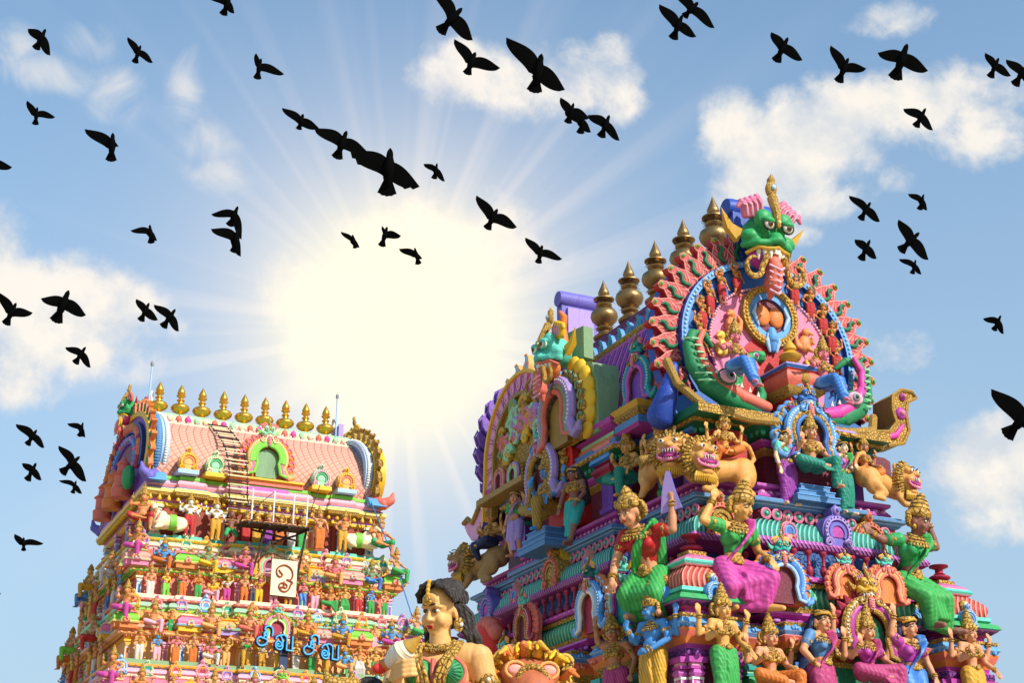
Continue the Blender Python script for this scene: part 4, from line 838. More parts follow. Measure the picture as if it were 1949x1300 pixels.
# ------------------------------------------------------------------ ornaments on the eave and ledges
HX, HY = 3.3, 7.25
def eave_spots(z, out, us_f, us_l, s):
    R_ = []
    for u in us_f: R_.append((u, -HY-out-(.35 if abs(u) < 1.6 else 0), z, 0, s))
    for u in us_l: R_.append((-HX-out-(.4 if abs(u) < 3.3 else 0), u, z, -90, s))
    return R_
A1 = small_arch('violet', 'lilac', 'violet', 'magenta').mesh('eave_arch'); A2 = small_arch('ochre', 'coral', 'gold', 'ochre').mesh('eave_arch'); A3 = small_arch('coral pale', 'pink', 'sky blue', 'blue').mesh('eave_arch')
rep(A1, 'eave_arch', eave_spots(11.62, .55, (.55,), (-4.6, 5.5), 1.22), near)
rep(A2, 'eave_arch', eave_spots(11.62, .55, (-3.0, 1.95), (-.2,), 1.3), near)
rep(A3, 'eave_arch', eave_spots(11.72, .5, (-1.0, 3.1), (-2.4, 2.6), .66), near)
yp = G(); yp.slab([(-.4, 0), (.4, 0), (.42, .7), (.25, 1.2), (.1, 1.6), (-.1, 1.6), (-.25, 1.2), (-.4, .7)], 0, .5, 'yellow', 'yellow'); part('yellow_back_slab', yp, near, (-HX-.75, -.2, 11.6), -90)
g = G()
for face in 'fl':
    for i in range(-60, 61):
        u = i*.36
        if face == 'f' and abs(u) < 3.2: p = (u, -HY-(.35 if abs(u) < 1.6 else 0)-.05, 12.5); d = (0, -1, 0)
        elif face == 'l' and abs(u) < 7.2: p = (-HX-(.4 if abs(u) < 3.3 else 0)-.05, u, 12.5); d = (-1, 0, 0)
        else: continue
        g.lathe([(.1, .0), (.165, .02), (.175, .06), (.12, .09), (.1, .07)], 'pink', 14, p, d); g.lathe([(.1, .02), (.1, .075), (.04, .09)], 'green deep', 10, p, d); g.ell(Vector(p)+Vector(d)*.09, (.05, .05, .05), 'aqua', 8, 5)
part('medallion_band', g)
bm = baluster().mesh('baluster')
rep(bm, 'baluster', [(u, -7.4-.15-.9 if -1.8 < u < 2.2 else -7.6, 10.58, 0, .78) for u in [-2.6+.48*i for i in range(12)]] + [(-4.25 if abs(y) < 2.8 else -3.55, y, 10.58, 0, .78) for y in [-6.2+.5*i for i in range(26)]], near)
# corner shrines with ribbed red domes
kp = [(0, 6.4, 'maroon'), (0, 8.1, 'magenta'), (.1, 8.2, 'purple carved'), (.1, 8.36, 'magenta pale'), (.0, 8.4, 'magenta'), (.02, 8.5, 'orange'), (.14, 8.66, 'coral'), (.2, 8.8, 'orange'), (.22, 8.86, 'coral pale'), (.18, 8.88, 'sky blue'), (.24, 8.96, 'blue pale'), (.28, 8.99, 'sky blue'), (.2, 9.12, 'ochre'), (.24, 9.16, 'ochre'), (.24, 9.22, 'ochre'), (-.02, 9.24, 'magenta'), (-.02, 9.36, 'magenta'), (.1, 9.42, 'purple carved'), (.26, 9.52, 'magenta pale'), (.28, 9.55, 'teal'), (.34, 9.58, 'green'), (.26, 9.72, 'teal'), (.1, 9.76, 'green'), (.16, 9.82, 'aqua'), (.14, 9.92, 'green')] + [(.06+.18*sin(pi*i/7)-.3*i/7, 9.94+.6*i/7, 'salmon rib') for i in range(8)] + [(-.2, 10.56, 'pink pale'), (-.16, 10.6, 'aqua'), (-.12, 10.66, 'aqua'), (-.2, 10.74, 'pink'), (-.3, 10.84, 'magenta pale'), (-.46, 10.92, 'ochre'), (-.46, 11.02, 'ochre')]
ks = sweep(plan(.74, .74), kp)
for a in range(4):
    for x in (-.28, .28): ks.app(G().box((x, -.75, 9.3), (.16, .06, .12), 'magenta pale'), TR((0, 0, 0), 90*a))
    ks.app(G().ell((-.0, -.86, 10.2), (.15, .1, .17), 'ochre', 10, 6).ell((0, -.95, 10.2), (.08, .05, .1), 'cream', 8, 5), TR((0, 0, 0), 90*a))
    for i in range(-3, 4): ks.app(G().ell((i*.27, -.98, 8.93), (.07, .05, .07), 'sky blue', 6, 5), TR((0, 0, 0), 90*a))
km = ks.mesh('corner_shrine'); B1 = small_arch('sky blue', 'blue pale', 'sky blue', 'blue').mesh('shrine_arch'); P1 = pilaster('magenta pale', 'magenta', 'pink pale').mesh('pilaster'); C1 = baluster().mesh('cap_column')
kutas = []
for x, y in ((-4.1, -8.05), (4.1, -8.05), (-4.1, 8.05), (4.1, 8.05)):
    o = ob('corner_shrine', km, near, (x, y, 0)); kutas.append(o)
    for a in range(4):
        if (a == 0 and y > 0) or (a == 2) or (a == 1): continue
        rz = (0, 90, 180, -90)[a]; m = rotm(0, 0, rz)
        v = m @ Vector((.0, -1.02, 9.57)); ob('shrine_arch', B1, o, v, rz, sc=.66)
        for s in (-.55, .55): v = m @ Vector((s, -.82, 6.6)); ob('pilaster', P1, o, v, rz, sc=(1.2, 1.2, 1.55))
    ob('cap_column', C1, o, (0, 0, 11.0), sc=(2.1, 2.1, .5))
# arches along the green roll of the upper storey and on the lower storey
S1 = scroll_arch('coral', 'orange pale', 'coral', 'orange', 'coral', mask('aqua', 'magenta', 'yellow', 'aqua', 'magenta', 'coral'))
S2 = scroll_arch('sky blue', 'blue', 'blue pale', 'maroon', 'orange', mask('teal', 'magenta dark', 'yellow', 'aqua', 'magenta', 'ochre'))
S3 = scroll_arch('aqua', 'green', 'magenta', 'teal', 'purple', mask('aqua', 'magenta dark', 'aqua', 'yellow', 'magenta', 'aqua'), 'spike')
S4 = scroll_arch('crimson', 'coral', 'ochre', 'maroon', 'coral', mask('aqua', 'magenta', 'orange', 'aqua', 'coral', 'ochre'))
S5 = scroll_arch('sky blue', 'blue pale', 'white', 'crimson', 'orange', mask('teal dark', 'magenta dark', 'yellow', 'teal', 'magenta', 'ochre'))
s1, s2, s3, s4, s5 = (q.mesh('storey_arch') for q in (S1, S2, S3, S4, S5))
def left_arch(m, px, py, sc, x=-5.1): y, z = on_left(px, py, x); rep(m, 'storey_arch', [(x, y, z, -90, sc)], near)
def front_arch(m, px, py, sc, y=-9.0): p = onY(px, py, T1.y+y); rep(m, 'storey_arch', [(p.x-T1.x, y, p.z, 0, sc)], near)
left_arch(s5, 1130, 1205, 1.25); left_arch(s3, 1192, 1185, 1.1); left_arch(s4, 1000, 1225, .95)
front_arch(s2, 1490, 1150, 1.12); front_arch(s1, 1612, 1142, .78); front_arch(s1, 1690, 1150, .85)
sh = G(); sh.ell((0, 0, 0), (.75, .6, 1.0), 'scarlet', 16, 10)
for i in range(-3, 4): sh.ell((i*.28, -.2, .7-.05*i*i), (.24, .3, .3), 'coral', 10, 6)
sh.box((0, -.55, -.5), (.5, .3, 1.3), 'crimson'); y, z = on_left(935, 1225, -5.0); part('red_fan_shrine', sh, near, (-5.0, y, z), -90, .85)
hd = mask('aqua', 'magenta', 'yellow', 'teal', 'gold', 'sky blue').mesh('horse_mask'); y, z = on_left(962, 1238, -5.2); rep(hd, 'green_mask', [(-5.2, y, z, -90, .55)], near)
# pilasters of the lower storey
P2 = pilaster('sky blue', 'blue', 'blue pale', 'blue pale').mesh('pilaster'); P3 = pilaster('green', 'teal', 'mint', 'aqua').mesh('pilaster')
rep(P2, 'pilaster', [(u, -8.98, 6.6, 0, (1.3, 1.3, 1.6)) for u in (-1.55, 1.75)], low); rep(P3, 'pilaster', [(u, -8.22, 6.6, 0, (1.2, 1.2, 1.6)) for u in (-2.6, 2.7)] + [(-4.98, y, 6.6, -90, (1.2, 1.2, 1.6)) for y in (-5.4, -4.5, -2.4, 2.4)], low)
def onfront(px, py, y): p = onY(px, py, T1.y+y); return p
# blue arch over the throned goddess, and the gold arch of the lower storey
BA = scroll_arch('sky blue', 'ochre', 'blue', 'maroon', 'sky blue', mask('blue', 'blue deep', 'sky blue', 'blue', 'blue pale', 'sky blue'))
p = onfront(1540, 880, -7.75); part('throne_arch', BA, near, p-T1, 0, 1.45)
GA = scroll_arch('ochre', 'magenta', 'gold', 'green deep', 'crimson', mask('gold plain', 'magenta', 'ochre', 'gold', 'gold', 'gold'), 'spike')
p = onfront(1655, 1262, -9.15); part('goddess_arch', GA, near, p-T1, 0, 1.5)
PA = scroll_arch('lilac', 'ochre', 'gold', 'maroon', 'ochre', mask('aqua', 'coral', 'orange', 'yellow', 'lilac', 'sky blue'), 'spike'); PA.slab([(-.1, -.5), (.85, -.5), (.85, .8), (.5, 1.25), (-.1, 1.3)], .1, .5, 'scarlet', 'red')
y, z = on_left(1040, 960, -4.2); part('throne_arch', PA, near, (-4.2, y, z), -90, 1.75)
th = G()
for i, (w, d, zz) in enumerate(((1.9, 1.1, 0), (1.6, .9, .22), (1.3, .75, .44))): th.box((0, -.3, zz), (w, d, .2), 'steel blue'); th.box((0, -.3, zz+.11), (w+.06, d+.06, .04), 'sky blue')
th2 = th.mesh('throne_steps'); y, z = on_left(1030, 1015, -4.4); rep(th2, 'throne_steps', [(-3.9, y, 12.95, -90, 1.0)], near); p = onfront(1545, 920, -7.9); rep(th2, 'throne_steps', [(p.x-T1.x, -7.55, 12.95, 0, .75)], near)
# ================================================================== statues of the near tower
def SF(label, key, px, py, y, H, skin, rz=0, **k): p = onY(px, py, T1.y+y); return statue(label, key, p, rz, H, skin, **k)
def SL(label, key, px, py, x, H, skin, rz=-90, **k): p = onX(px, py, T1.x+x); return statue(label, key, p, rz, H, skin, **k)
SF('gold crowned four armed goddess in teal trousers seated under the blue arch', 'throne', 1545, 903, -7.95, 2.6, 'skin warm', lowm='cloth teal', lod=2)
SF('woman in green blouse and long purple sari standing left of the blue arch', 'down', 1502, 965, -7.8, 2.3, 'skin pale', 8, low='sari', lowm='cloth purple', up=True, upm='aqua', crown='hair', lod=2)
SF('woman in teal green sari standing right of the blue arch, black hair in a bun', 'down', 1612, 982, -7.8, 2.25, 'skin pale', 12, low='sari', lowm='cloth teal', up=True, upm='magenta pale', drm='cloth green', crown='hair', lod=2)
lion('gold lion with open magenta mouth at the near corner, body stretched to the right', onY(1330, 893, T1.y-7.75), 0, 1.42, turn=4)
lion('gold lion left of the near corner with its body along the long side', onX(1286, 880, T1.x-3.95), -90, 1.4, flip=True, turn=-48, mat='lion')
lion('tan lion at the right end of the blue ledge, head beyond the wall', onY(1712, 930, T1.y-7.6), 12, 1.25, flip=True, turn=-8)
lion('dull tan lion at the far left end of the long blue ledge', onX(893, 1085, T1.x-4.1), -80, 1.5, turn=-10, mat='lion shade')
SF('gold rider with raised hands on the corner lion that stretches right', 'ride', 1380, 872, -7.55, 2.0, 'skin gold', -6, lowm='cloth orange', lod=2, group='riders on the lions')
SL('gold rider in profile on the lion left of the near corner', 'ride', 1258, 884, -3.75, 2.05, 'skin gold', -70, lowm='cloth mustard', lod=2, group='riders on the lions')
SF('tan rider with maroon back board on the lion at the right end', 'ride', 1646, 912, -7.45, 2.0, 'skin tan', 14, lowm='cloth orange', lod=1, group='riders on the lions')
SL('dark gold rider on the lion at the far left end', 'ride', 935, 1045, -3.9, 2.3, 'skin gold', -80, lowm='cloth navy', lod=1, group='riders on the lions')
SL('gold figure in green trousers seated on the magenta ledge of the long side', 'throne', 1198, 925, -3.65, 2.5, 'skin gold', -82, lowm='cloth teal', lod=2)
SL('blue skinned god with tall gold crown on blue steps under the lilac arch', 'throne', 1045, 985, -4.35, 3.05, 'skin blue', -80, lowm='cloth mustard', lod=2)
SL('brown skinned woman with loose black hair standing in a short teal dress', 'hair lady', 1095, 1040, -4.55, 2.5, 'skin brown', -66, low='short', lowm='teal', up=False, crown='long', lod=2)
SL('stout figure in green shirt and lilac skirt carrying a load on the head', 'alms', 982, 1062, -4.4, 2.25, 'skin warm', -62, low='short', lowm='lilac', up=True, upm='green', crown='hair', lod=2)
SF('huge bending woman in a pink sari, hand on her raised knee, near corner', 'lady pink', 1396, 1160, -8.65, 3.95, 'skin gold', 4, low='sari', lowm='cloth pink', up=True, upm='cloth green', drm='cloth pink', crown='bowl', lod=2)
SL('huge leaning woman in green and red with an arm raised, left of the corner', 'lady lean', 1240, 1172, -5.0, 4.25, 'skin warm', -58, low='sari', lowm='cloth green', up=True, upm='red', drm='cloth green', crown='low', lod=2)
SF('huge bending woman in a green sari at the right end of the tower', 'lady green', 1738, 1186, -8.7, 4.15, 'skin brown', 10, low='sari', lowm='cloth green', up=True, upm='green', drm='cloth green', crown='bowl', lod=2)
SL('blue bird headed guardian with gold crown and gold waist cloth', 'bird headed', 1248, 1362, -5.35, 2.95, 'skin blue', -70, lowm='cloth yellow', lod=2)
SF('golden four armed goddess with a green lower garment before the pink pilasters', 'stand four', 1383, 1357, -9.25, 2.85, 'skin gold', 6, low='dhoti', lowm='cloth green', lod=2)
SF('golden goddess seated in orange cloth with her palms raised, right of the corner', 'seat four', 1468, 1312, -9.25, 2.7, 'skin warm', 4, lowm='cloth orange', crown='tall', lod=2)
SF('woman with long dark blue veil and pink sash leaning on her hip', 'sway', 1572, 1402, -9.45, 3.25, 'skin warm', 20, low='sari', lowm='cloth rose', up=True, upm='steel blue', drm='cloth rose', crown='veil', lod=2)
SF('goddess in a rose pink sari seated in the gold arch of the lower storey', 'throne', 1655, 1303, -9.4, 2.85, 'skin warm', 4, low='sari', lowm='cloth rose', up=True, upm='magenta', drm='cloth rose', lod=2)
SF('woman in a bright blue sari raising a bowl, dark veil behind her', 'sway mirror', 1748, 1408, -9.4, 3.25, 'skin warm', 6, low='sari', lowm='cloth blue', up=True, upm='magenta', drm='cloth blue', crown='veil', lod=2)
SF('golden goddess with raised staff at the lower right corner of the tower', 'stand four', 1862, 1385, -9.15, 2.8, 'skin warm', 8, lowm='cloth yellow', lod=2)
SL('brown figure stretching one arm over its head, lower left of the corner', 'sway mirror', 1176, 1388, -5.3, 2.8, 'skin tan', -60, lowm='cloth rose', crown='bowl', lod=2)
SF('pink faced lady in a blue skirt riding the left green makara of the gable', 'mermaid', 1400, 712, -8.0, 2.35, 'skin pink', 10, low='sari', lowm='cloth blue', crown='tall', lod=2, group='ladies riding the gable makaras')
SF('pink faced lady in a blue skirt riding the right green makara of the gable', 'mermaid', 1568, 745, -7.9, 2.4, 'skin pink', 16, low='sari', lowm='cloth blue', crown='tall', lod=2, group='ladies riding the gable makaras')
NTH = ['lowest', 'second from below', 'third from below', 'third from the top', 'second from the top', 'topmost']
for s in (-1, 1):
    for k in range(6):
        a = radians((103-15.5*k)*s); r = 2.42
        c = g2w(r*sin(a), -.14, r*.93*cos(a)); tilt = -a*.35
        statue('small orange horn blower in the blue band left of the medallion, '+NTH[k] if s < 0 else 'small orange horn blower in the blue band right of the medallion, '+NTH[k],
               'sway' if s > 0 else 'sway mirror', c-Vector((0, 0, .5)), 12*-s, 1.12, 'skin orange', 'short', 'cloth red', crown='low', lod=1, group='horn blowers of the gable')
def creature():
    b = G(); b.ell((0, 0, .3), (.24, .16, .3), 'x'); b.ell((.03, -.06, .68), (.16, .14, .15), 'x'); b.chain([(.1, -.14, .66), (.22, -.2, .6)], [.08, .04]); b.chain([(-.1, 0, .15), (-.3, .0, .2), (-.36, 0, .5), (-.25, 0, .66)], [.1, .09, .08, .05]); b.chain([(.1, -.1, .4), (.22, -.18, .3), (.16, -.2, .48)], [.07, .06, .05]); b.chain([(.08, -.1, .12), (.2, -.18, .02)], [.1, .06])
    return clay(b, .03, 'white', 1)
cm = creature().mesh('body')
for i, (x, z, f, lab) in enumerate(((-1.35, .25, -1, 'plump orange animal on the pink field, left of the medallion'), (-1.75, -.5, -1, 'plump orange animal on the pink field, above the left lady'), (1.25, .1, 1, 'plump orange animal on the pink field, right of the medallion'), (1.6, -.65, 1, 'plump orange animal on the pink field, above the right lady'))):
    r = thing('animal_statue', g2w(x, -.2, z), lab, 'animal statue', 0, 'animals on the pink gable field', (.95*f, .8, .95)); recolour(ob('body', cm, r), 'skin yellow' if i % 2 else 'skin orange')
# things held or set beside the large figures
def prop(name, g, p, label, cat, rz=0, sc=1.): return ob(name, g, None, p, rz, label, cat, sc=sc)
g = G(); g.slab([(-.2, 0), (.28, .1), (.14, .5), (.02, .95), (-.06, .95), (-.16, .5)], -.04, .04, 'lilac', 'violet'); prop('axe', g, onX(1276, 985, T1.x-4.9)+Vector((0, 0, .1)), 'lilac axe blade in the raised hand of the leaning woman', 'axe', -50, 1.2)
g = G(); g.slab([(-.5, -.5), (.5, -.5), (.55, .3), (.35, .42), (-.35, .42), (-.55, .3)], -.05, .05, 'red', 'ochre'); prop('back_board', g, onY(1385, 850, T1.y-7.05), 'red back board behind the gold rider on the corner lion', 'back board', 0, 1.15)
g = G(); g.slab([(-.5, -.5), (.5, -.5), (.5, .3), (.3, .4), (-.3, .4), (-.5, .3)], -.05, .05, 'maroon', 'crimson'); prop('back_board', g, onY(1668, 895, T1.y-7.0), 'maroon back board behind the tan rider at the right end', 'back board', 0, 1.)
# ================================================================== far tower
T2 = Vector((25.5, 97.5, 0))
far = thing('temple_tower', T2, 'far pale painted temple tower with nine gold finials, seen from the front at the left', 'temple tower')
def fplan(hx, fy, by, bays=()):
    """plan whose front stands at -fy and back at +by"""
    c = (by-fy)/2; return [(x, y+c) for x, y in plan(hx, (fy+by)/2, bays)]
def fp(name, g, loc=(0, 0, 0), rz=0., sc=1., parent=far): return ob(name, g, parent, loc, rz, sc=sc, kind='stuff' if name.endswith('_band') or name == 'eave_pendants' else None)
TIER = [  # ledge height, half width, front, back, next ledge
 (24.15, 8.05, 7.5, 7.4), (20.05, 8.75, 9.6, 7.6), (15.95, 9.5, 11.4, 8.2), (11.6, 10.3, 13., 8.8)]
COLS = [dict(l='yellow', l2='yellow pale', roll='cream', roll2='pink pale', k='lime', c='pink', w='coral', d='mint', s='aqua'),
        dict(l='coral', l2='pink pale', roll='mint', roll2='lime', k='orange pale', c='orange', w='orange pale', d='pink', s='cream'),
        dict(l='yellow', l2='orange pale', roll='pink pale', roll2='cream', k='pink', c='violet', w='pink', d='sky blue', s='sage')]
na = [small_arch(*c).mesh('ledge_arch') for c in (('lilac', 'pink pale', 'violet', 'pink'), ('orange pale', 'yellow', 'coral', 'red'), ('sky blue', 'blue pale', 'white', 'sky blue'), ('pink', 'pink pale', 'coral', 'crimson'), ('mint', 'cream', 'green', 'teal'))]
def shrine(c1, c2, c3, c4):
    g = sweep(plan(.55, .45), [(0, 0, c3), (0, .25, c3), (.08, .3, c1), (.12, .4, c1), (.02, .45, c2)] + [(.02+.12*sin(pi*i/5)-.16*i/5, .46+.44*i/5, c2) for i in range(6)] + [(-.1, .92, c4), (-.06, .97, c4), (-.25, 1.1, c4)])
    g.app(small_arch(c3, c4, c1), TR((0, -.62, .32), 0, .42)); g.lathe([(.12, 1.08), (.14, 1.16), (.03, 1.34)], 'gold plain', 8); return g
shr = [shrine(*c).mesh('small_shrine') for c in (('cream', 'coral pale', 'pink', 'mint'), ('yellow pale', 'lime', 'orange', 'pink'), ('blue pale', 'pink', 'yellow', 'cream'), ('mint', 'orange pale', 'lilac', 'yellow'))]
pil = [pilaster(*c).mesh('pilaster') for c in (('blue pale', 'cream', 'steel blue'), ('pink', 'pink pale', 'coral'), ('orange pale', 'yellow', 'coral'), ('yellow', 'orange pale', 'ochre'), ('lime', 'mint', 'green'), ('lilac', 'pink pale', 'purple'))]
arches = [scroll_arch('orange pale', 'mint', 'pink', 'maroon', 'coral', mask('mint', 'crimson', 'yellow')).mesh('storey_arch'), scroll_arch('pink', 'lime', 'cream', 'crimson', 'orange', mask('aqua', 'crimson', 'coral')).mesh('storey_arch'), scroll_arch('coral', 'cream', 'sky blue', 'red', 'orange pale', mask('lime', 'red', 'orange')).mesh('storey_arch')]
def tier(i):
    z, hx, fy, by = TIER[i]; zn, hxn, fyn, byn = TIER[i+1]; c = COLS[i]; d = z-zn
    bays = [('f', 0, 2.3, .5), ('f', -5.0, 1.1, .3), ('f', 5.0, 1.1, .3), ('l', 0, 1.8, .4), ('r', 0, 1.8, .4)]
    t = lambda k: (hx+(hxn-hx)*k, fy+(fyn-fy)*k, by+(byn-by)*k)
    # ledge and rolled cornice
    g = sweep(fplan(*t(0), bays), [(-.4, z-.95, c['w']), (-.1, z-.9, c['d']), (.05, z-.82, c['roll2']), (.12, z-.7, c['roll2']), (.1, z-.6, c['roll']), (.22, z-.5, c['roll']), (.2, z-.34, c['roll']), (.05, z-.24, c['d']), (.05, z-.18, c['l']), (.2, z-.14, c['l']), (.24, z-.03, c['l2']), (.2, z, c['l']), (-.2, z+.01, c['s']), (-.22, z+.3, c['s']), (-.3, z+.31, c['s'])])
    fp('ledge', g)
    # upper half storey, with its row of shrines
    h = t(.42); zt, zb = z-.92, z-2.0
    fp('shrine_storey', sweep(fplan(h[0]-.5, h[1]-.5, h[2], bays), [(.55, zb-.3, c['k']), (.6, zb-.2, c['k']), (.5, zb-.1, 'orange pale'), (.55, zb, 'yellow pale'), (.25, zb+.02, 'coral'), (.3, zb+.2, 'cream'), (.34, zb+.3, 'coral pale')] + roll(.2, zb+.32, zb+.66, .14, c['c'])[1:] + [(.25, zb+.68, 'yellow'), (.3, zb+.76, 'cream'), (.05, zb+.8, c['w']), (.05, zt+.1, c['w'])]))
    # standing storey
    e = t(.78); zc = zb-.3
    fp('figure_storey', sweep(fplan(e[0]-.75, e[1]-.75, e[2], bays), [(.4, zn-.05, c['s']), (.4, zn+.12, c['s']), (.05, zn+.14, c['w']), (0, zn+.2, c['w']), (0, zc-.25, c['w']), (.12, zc-.2, 'yellow'), (.2, zc-.1, 'orange pale'), (.3, zc-.05, c['k']), (.34, zc+.03, c['k'])]))
    def onf(u, out, k, zz):   # point in front of the front face
        hh = t(k); o = .5 if abs(u) < 2.3 else (.3 if 3.9 < abs(u) < 6.1 else 0); return (u, -hh[1]-o-out, zz)
    def onl(u, out, k, zz): hh = t(k); return (-hh[0]-out-(.4 if abs(u) < 1.8 else 0), u, zz)
    for j in range(13):
        u = (j-6)*hx/6.3; ob('ledge_arch', na[(j*2+i) % 5], far, onf(u, .15, 0, z-.62), 0, sc=.85 if j % 3 else 1.05)
    for j in range(7): ob('ledge_arch', na[(j+i) % 5], far, onl(-6.4+j*2.1, .15, 0, z-.62), -90, sc=.85)
    for j, u in enumerate((-hx-.05, -5.2, -2.9, 2.9, 5.2, hx+.05)): ob('small_shrine', shr[(j+i) % 4], far, onf(u, -.15, .42, zb), 0, sc=(1.2, 1.1, .95))
    for j, u in enumerate((-6.0, -2.4, 2.4, 6.0)): ob('small_shrine', shr[(j+i+1) % 4], far, onl(u, -.15, .42, zb), -90, sc=1.)
    ob('storey_arch', arches[i], far, onf(0, .2, .2, zb-.1), 0, sc=1.35); ob('storey_arch', arches[(i+1) % 3], far, onl(0, -.3, .2, zb-.1), -90, sc=1.2)
    us = [-hx+.2, -6.4, -5.5, -4.4, -3.3, -2.1, -1.1, 1.1, 2.1, 3.3, 4.4, 5.5, 6.4, hx-.2]
    for j, u in enumerate(us): ob('pilaster', pil[(j*5+i*2) % 6], far, onf(u, -.62, .78, zn+.14), 0, sc=(1., 1., zc-.3-zn-.14))
    for j in range(8): ob('pilaster', pil[(j*3+i) % 6], far, onl(-6.5+j*1.8, -.62, .78, zn+.14), -90, sc=(1., 1., zc-.3-zn-.14))
    return onf, onl, zb, zn
FT = [tier(i) for i in range(3)]
fp('base_storey', sweep(fplan(10.6, 13.2, 9), [(.5, 0, 'masonry'), (.4, 1.2, 'masonry'), (0, 1.3, 'masonry'), (-.1, 8.5, 'cream'), (.3, 8.8, 'coral'), (.1, 9.2, 'cream'), (-.4, 11.2, 'yellow'), (-.2, 11.5, 'yellow'), (-.5, 11.6, 'cream')]))
# neck storey under the roof
fp('neck', sweep(fplan(7.3, 6.75, 6.75, [('f', 0, 2.4, .4), ('f', -4.9, .5, .3), ('f', 4.9, .5, .3)]), [(0, 24.4, 'brick red'), (0, 26.3, 'yellow'), (.15, 26.4, 'yellow'), (.15, 26.6, 'violet'), (.1, 26.65, 'pink'), (.1, 26.85, 'ochre'), (.5, 26.95, 'ochre'), (.55, 27.12, 'yellow'), (.6, 27.15, 'yellow pale'), (.62, 27.32, 'yellow pale'), (.45, 27.42, 'steel blue'), (.4, 27.5, 'coral'), (.3, 27.55, 'pink pale')] + roll(.3, 27.58, 27.95, .12, 'pink pale')[1:] + [(.25, 28.0, 'lime'), (.3, 28.05, 'lime'), (.28, 28.25, 'coral'), (.1, 28.3, 'coral')]))
pd = G().lathe([(.1, 0), (.14, .08), (.03, .34)], 'yellow', 6); g = G()
for j in range(27): g.app(pd, TR((-7.4+j*.57, -7.3-(.4 if abs(-7.4+j*.57) < 2.4 else 0), 26.62)))
for j in range(22): g.app(pd, TR((-7.85, -6.6+j*.6, 26.62)))
fp('eave_pendants', g)
for i_ in range(3):
    z_, hx_, fy_, by_ = TIER[i_]; B_ = [('f', 0, 2.3, .5), ('f', -5.0, 1.1, .3), ('f', 5.0, 1.1, .3), ('l', 0, 1.8, .4), ('r', 0, 1.8, .4)]; c_ = COLS[i_]
    fp('stud_band', row(G(), fplan(hx_, fy_, by_, B_), .2, z_-.09, .42, petal(c_['l2'], c_['k'], .13, .06)))
    zn_, hn_, fn_, bn_ = TIER[i_+1]; q_ = lambda k: (hx_+(hn_-hx_)*k, fy_+(fn_-fy_)*k, by_+(bn_-by_)*k); m_ = q_(.42); e_ = q_(.78)
    fp('petal_band', row(G(), fplan(m_[0]-.5, m_[1]-.5, m_[2], B_), .6, z_-2.2, .36, petal('pink', 'yellow', .12, .07)))
    fp('flower_band', row(G(), fplan(m_[0]-.5, m_[1]-.5, m_[2], B_), .36, z_-1.6, .5, flower('sky blue', 'cream', .12)))
    fp('petal_band', row(G(), fplan(e_[0]-.75, e_[1]-.75, e_[2], B_), .26, z_-2.4, .3, petal('maroon', 'coral', .08, .12)))
    fp('petal_band', row(G(), fplan(e_[0]-.75, e_[1]-.75, e_[2], B_), .4, zn_+.05, .4, petal('violet', 'cream', .12, .05)))
    fp('flower_band', row(G(), fplan(hx_, fy_, by_, B_), .15, z_-.76, .55, flower(c_['k'], c_['l2'], .13)))
for j, u in enumerate((-6.9, -4.9, -2.9, -1.9, 1.9, 2.9, 4.9, 6.9)): ob('pilaster', pil[(0, 0, 2, 4, 4, 2, 0, 0)[j]], far, (u, -6.95-(.3 if abs(u) in (4.9,) else 0), 24.46), 0, sc=(1.9, 1.5, 1.95))
for j, u in enumerate((-5.2, -1.8, 1.8, 5.2)): ob('pilaster', pil[(0, 5, 5, 0)[j]], far, (-7.45, u, 24.46), -90, sc=(1.9, 1.5, 1.95))
# barrel roof
pr = [(-6.6, 28.25), (-6.85, 29.0), (-6.7, 29.9), (-6.1, 30.9), (-5.1, 31.9), (-3.9, 32.7), (-2.6, 33.2), (-1.4, 33.45)]
full = pr + [(-y, z) for y, z in reversed(pr)]; n = len(full); xs = [-7.3+14.6*i/16 for i in range(17)]
g = G(); g.add([(x, y, z) for x in xs for y, z in full], [(j*n+i, (j+1)*n+i, (j+1)*n+i+1, j*n+i+1) for j in range(16) for i in range(n-1)], 'tile scale'); fp('roof_vault', g)
g = G()
for j in range(52): g.box((-7.1+j*.278, -3.35, 32.98), (.16, .18, .22), 'pink' if j % 2 else 'cream', tap=.8)
g.tube([(-7.2, -3.75, 32.72), (0, -3.75, 32.72), (7.2, -3.75, 32.72)], .12, 'cream', 8); g.tube([(-7.2, -3.55, 32.85), (7.2, -3.55, 32.85)], .08, 'sage', 6)
g.box((0, -1.4, 33.35), (14.4, 2.8, .5), 'cream'); g.box((0, -1.2, 33.72), (14.4, 2.4, .3), 'mint')
for j in range(24):
    x = -6.9+j*.6; g.ell((x, -2.85, 33.42), (.2, .12, .24), ('hot pink', 'mint', 'cream', 'coral')[j % 4], 10, 6); g.tube([(x-.22, -2.8, 33.3), (x, -2.85, 33.7), (x+.22, -2.8, 33.3)], .05, ('sage', 'pink', 'yellow pale')[j % 3], 6)
fp('ridge_band', g)
fgm = finial_gold().mesh('pot', 60)
ORD = ['leftmost', 'second from the left', 'third from the left', 'fourth from the left', 'middle', 'fourth from the right', 'third from the right', 'second from the right', 'rightmost']
for j in range(9):
    o = ob('finial', fgm, None, T2+Vector((-6.1+j*1.46, -.8, 33.82)), 0, ORD[j]+' polished gold finial on the ridge of the far tower', 'roof finial', 'gold finials on the far tower ridge', sc=(1.15, 1.15, 1.06))
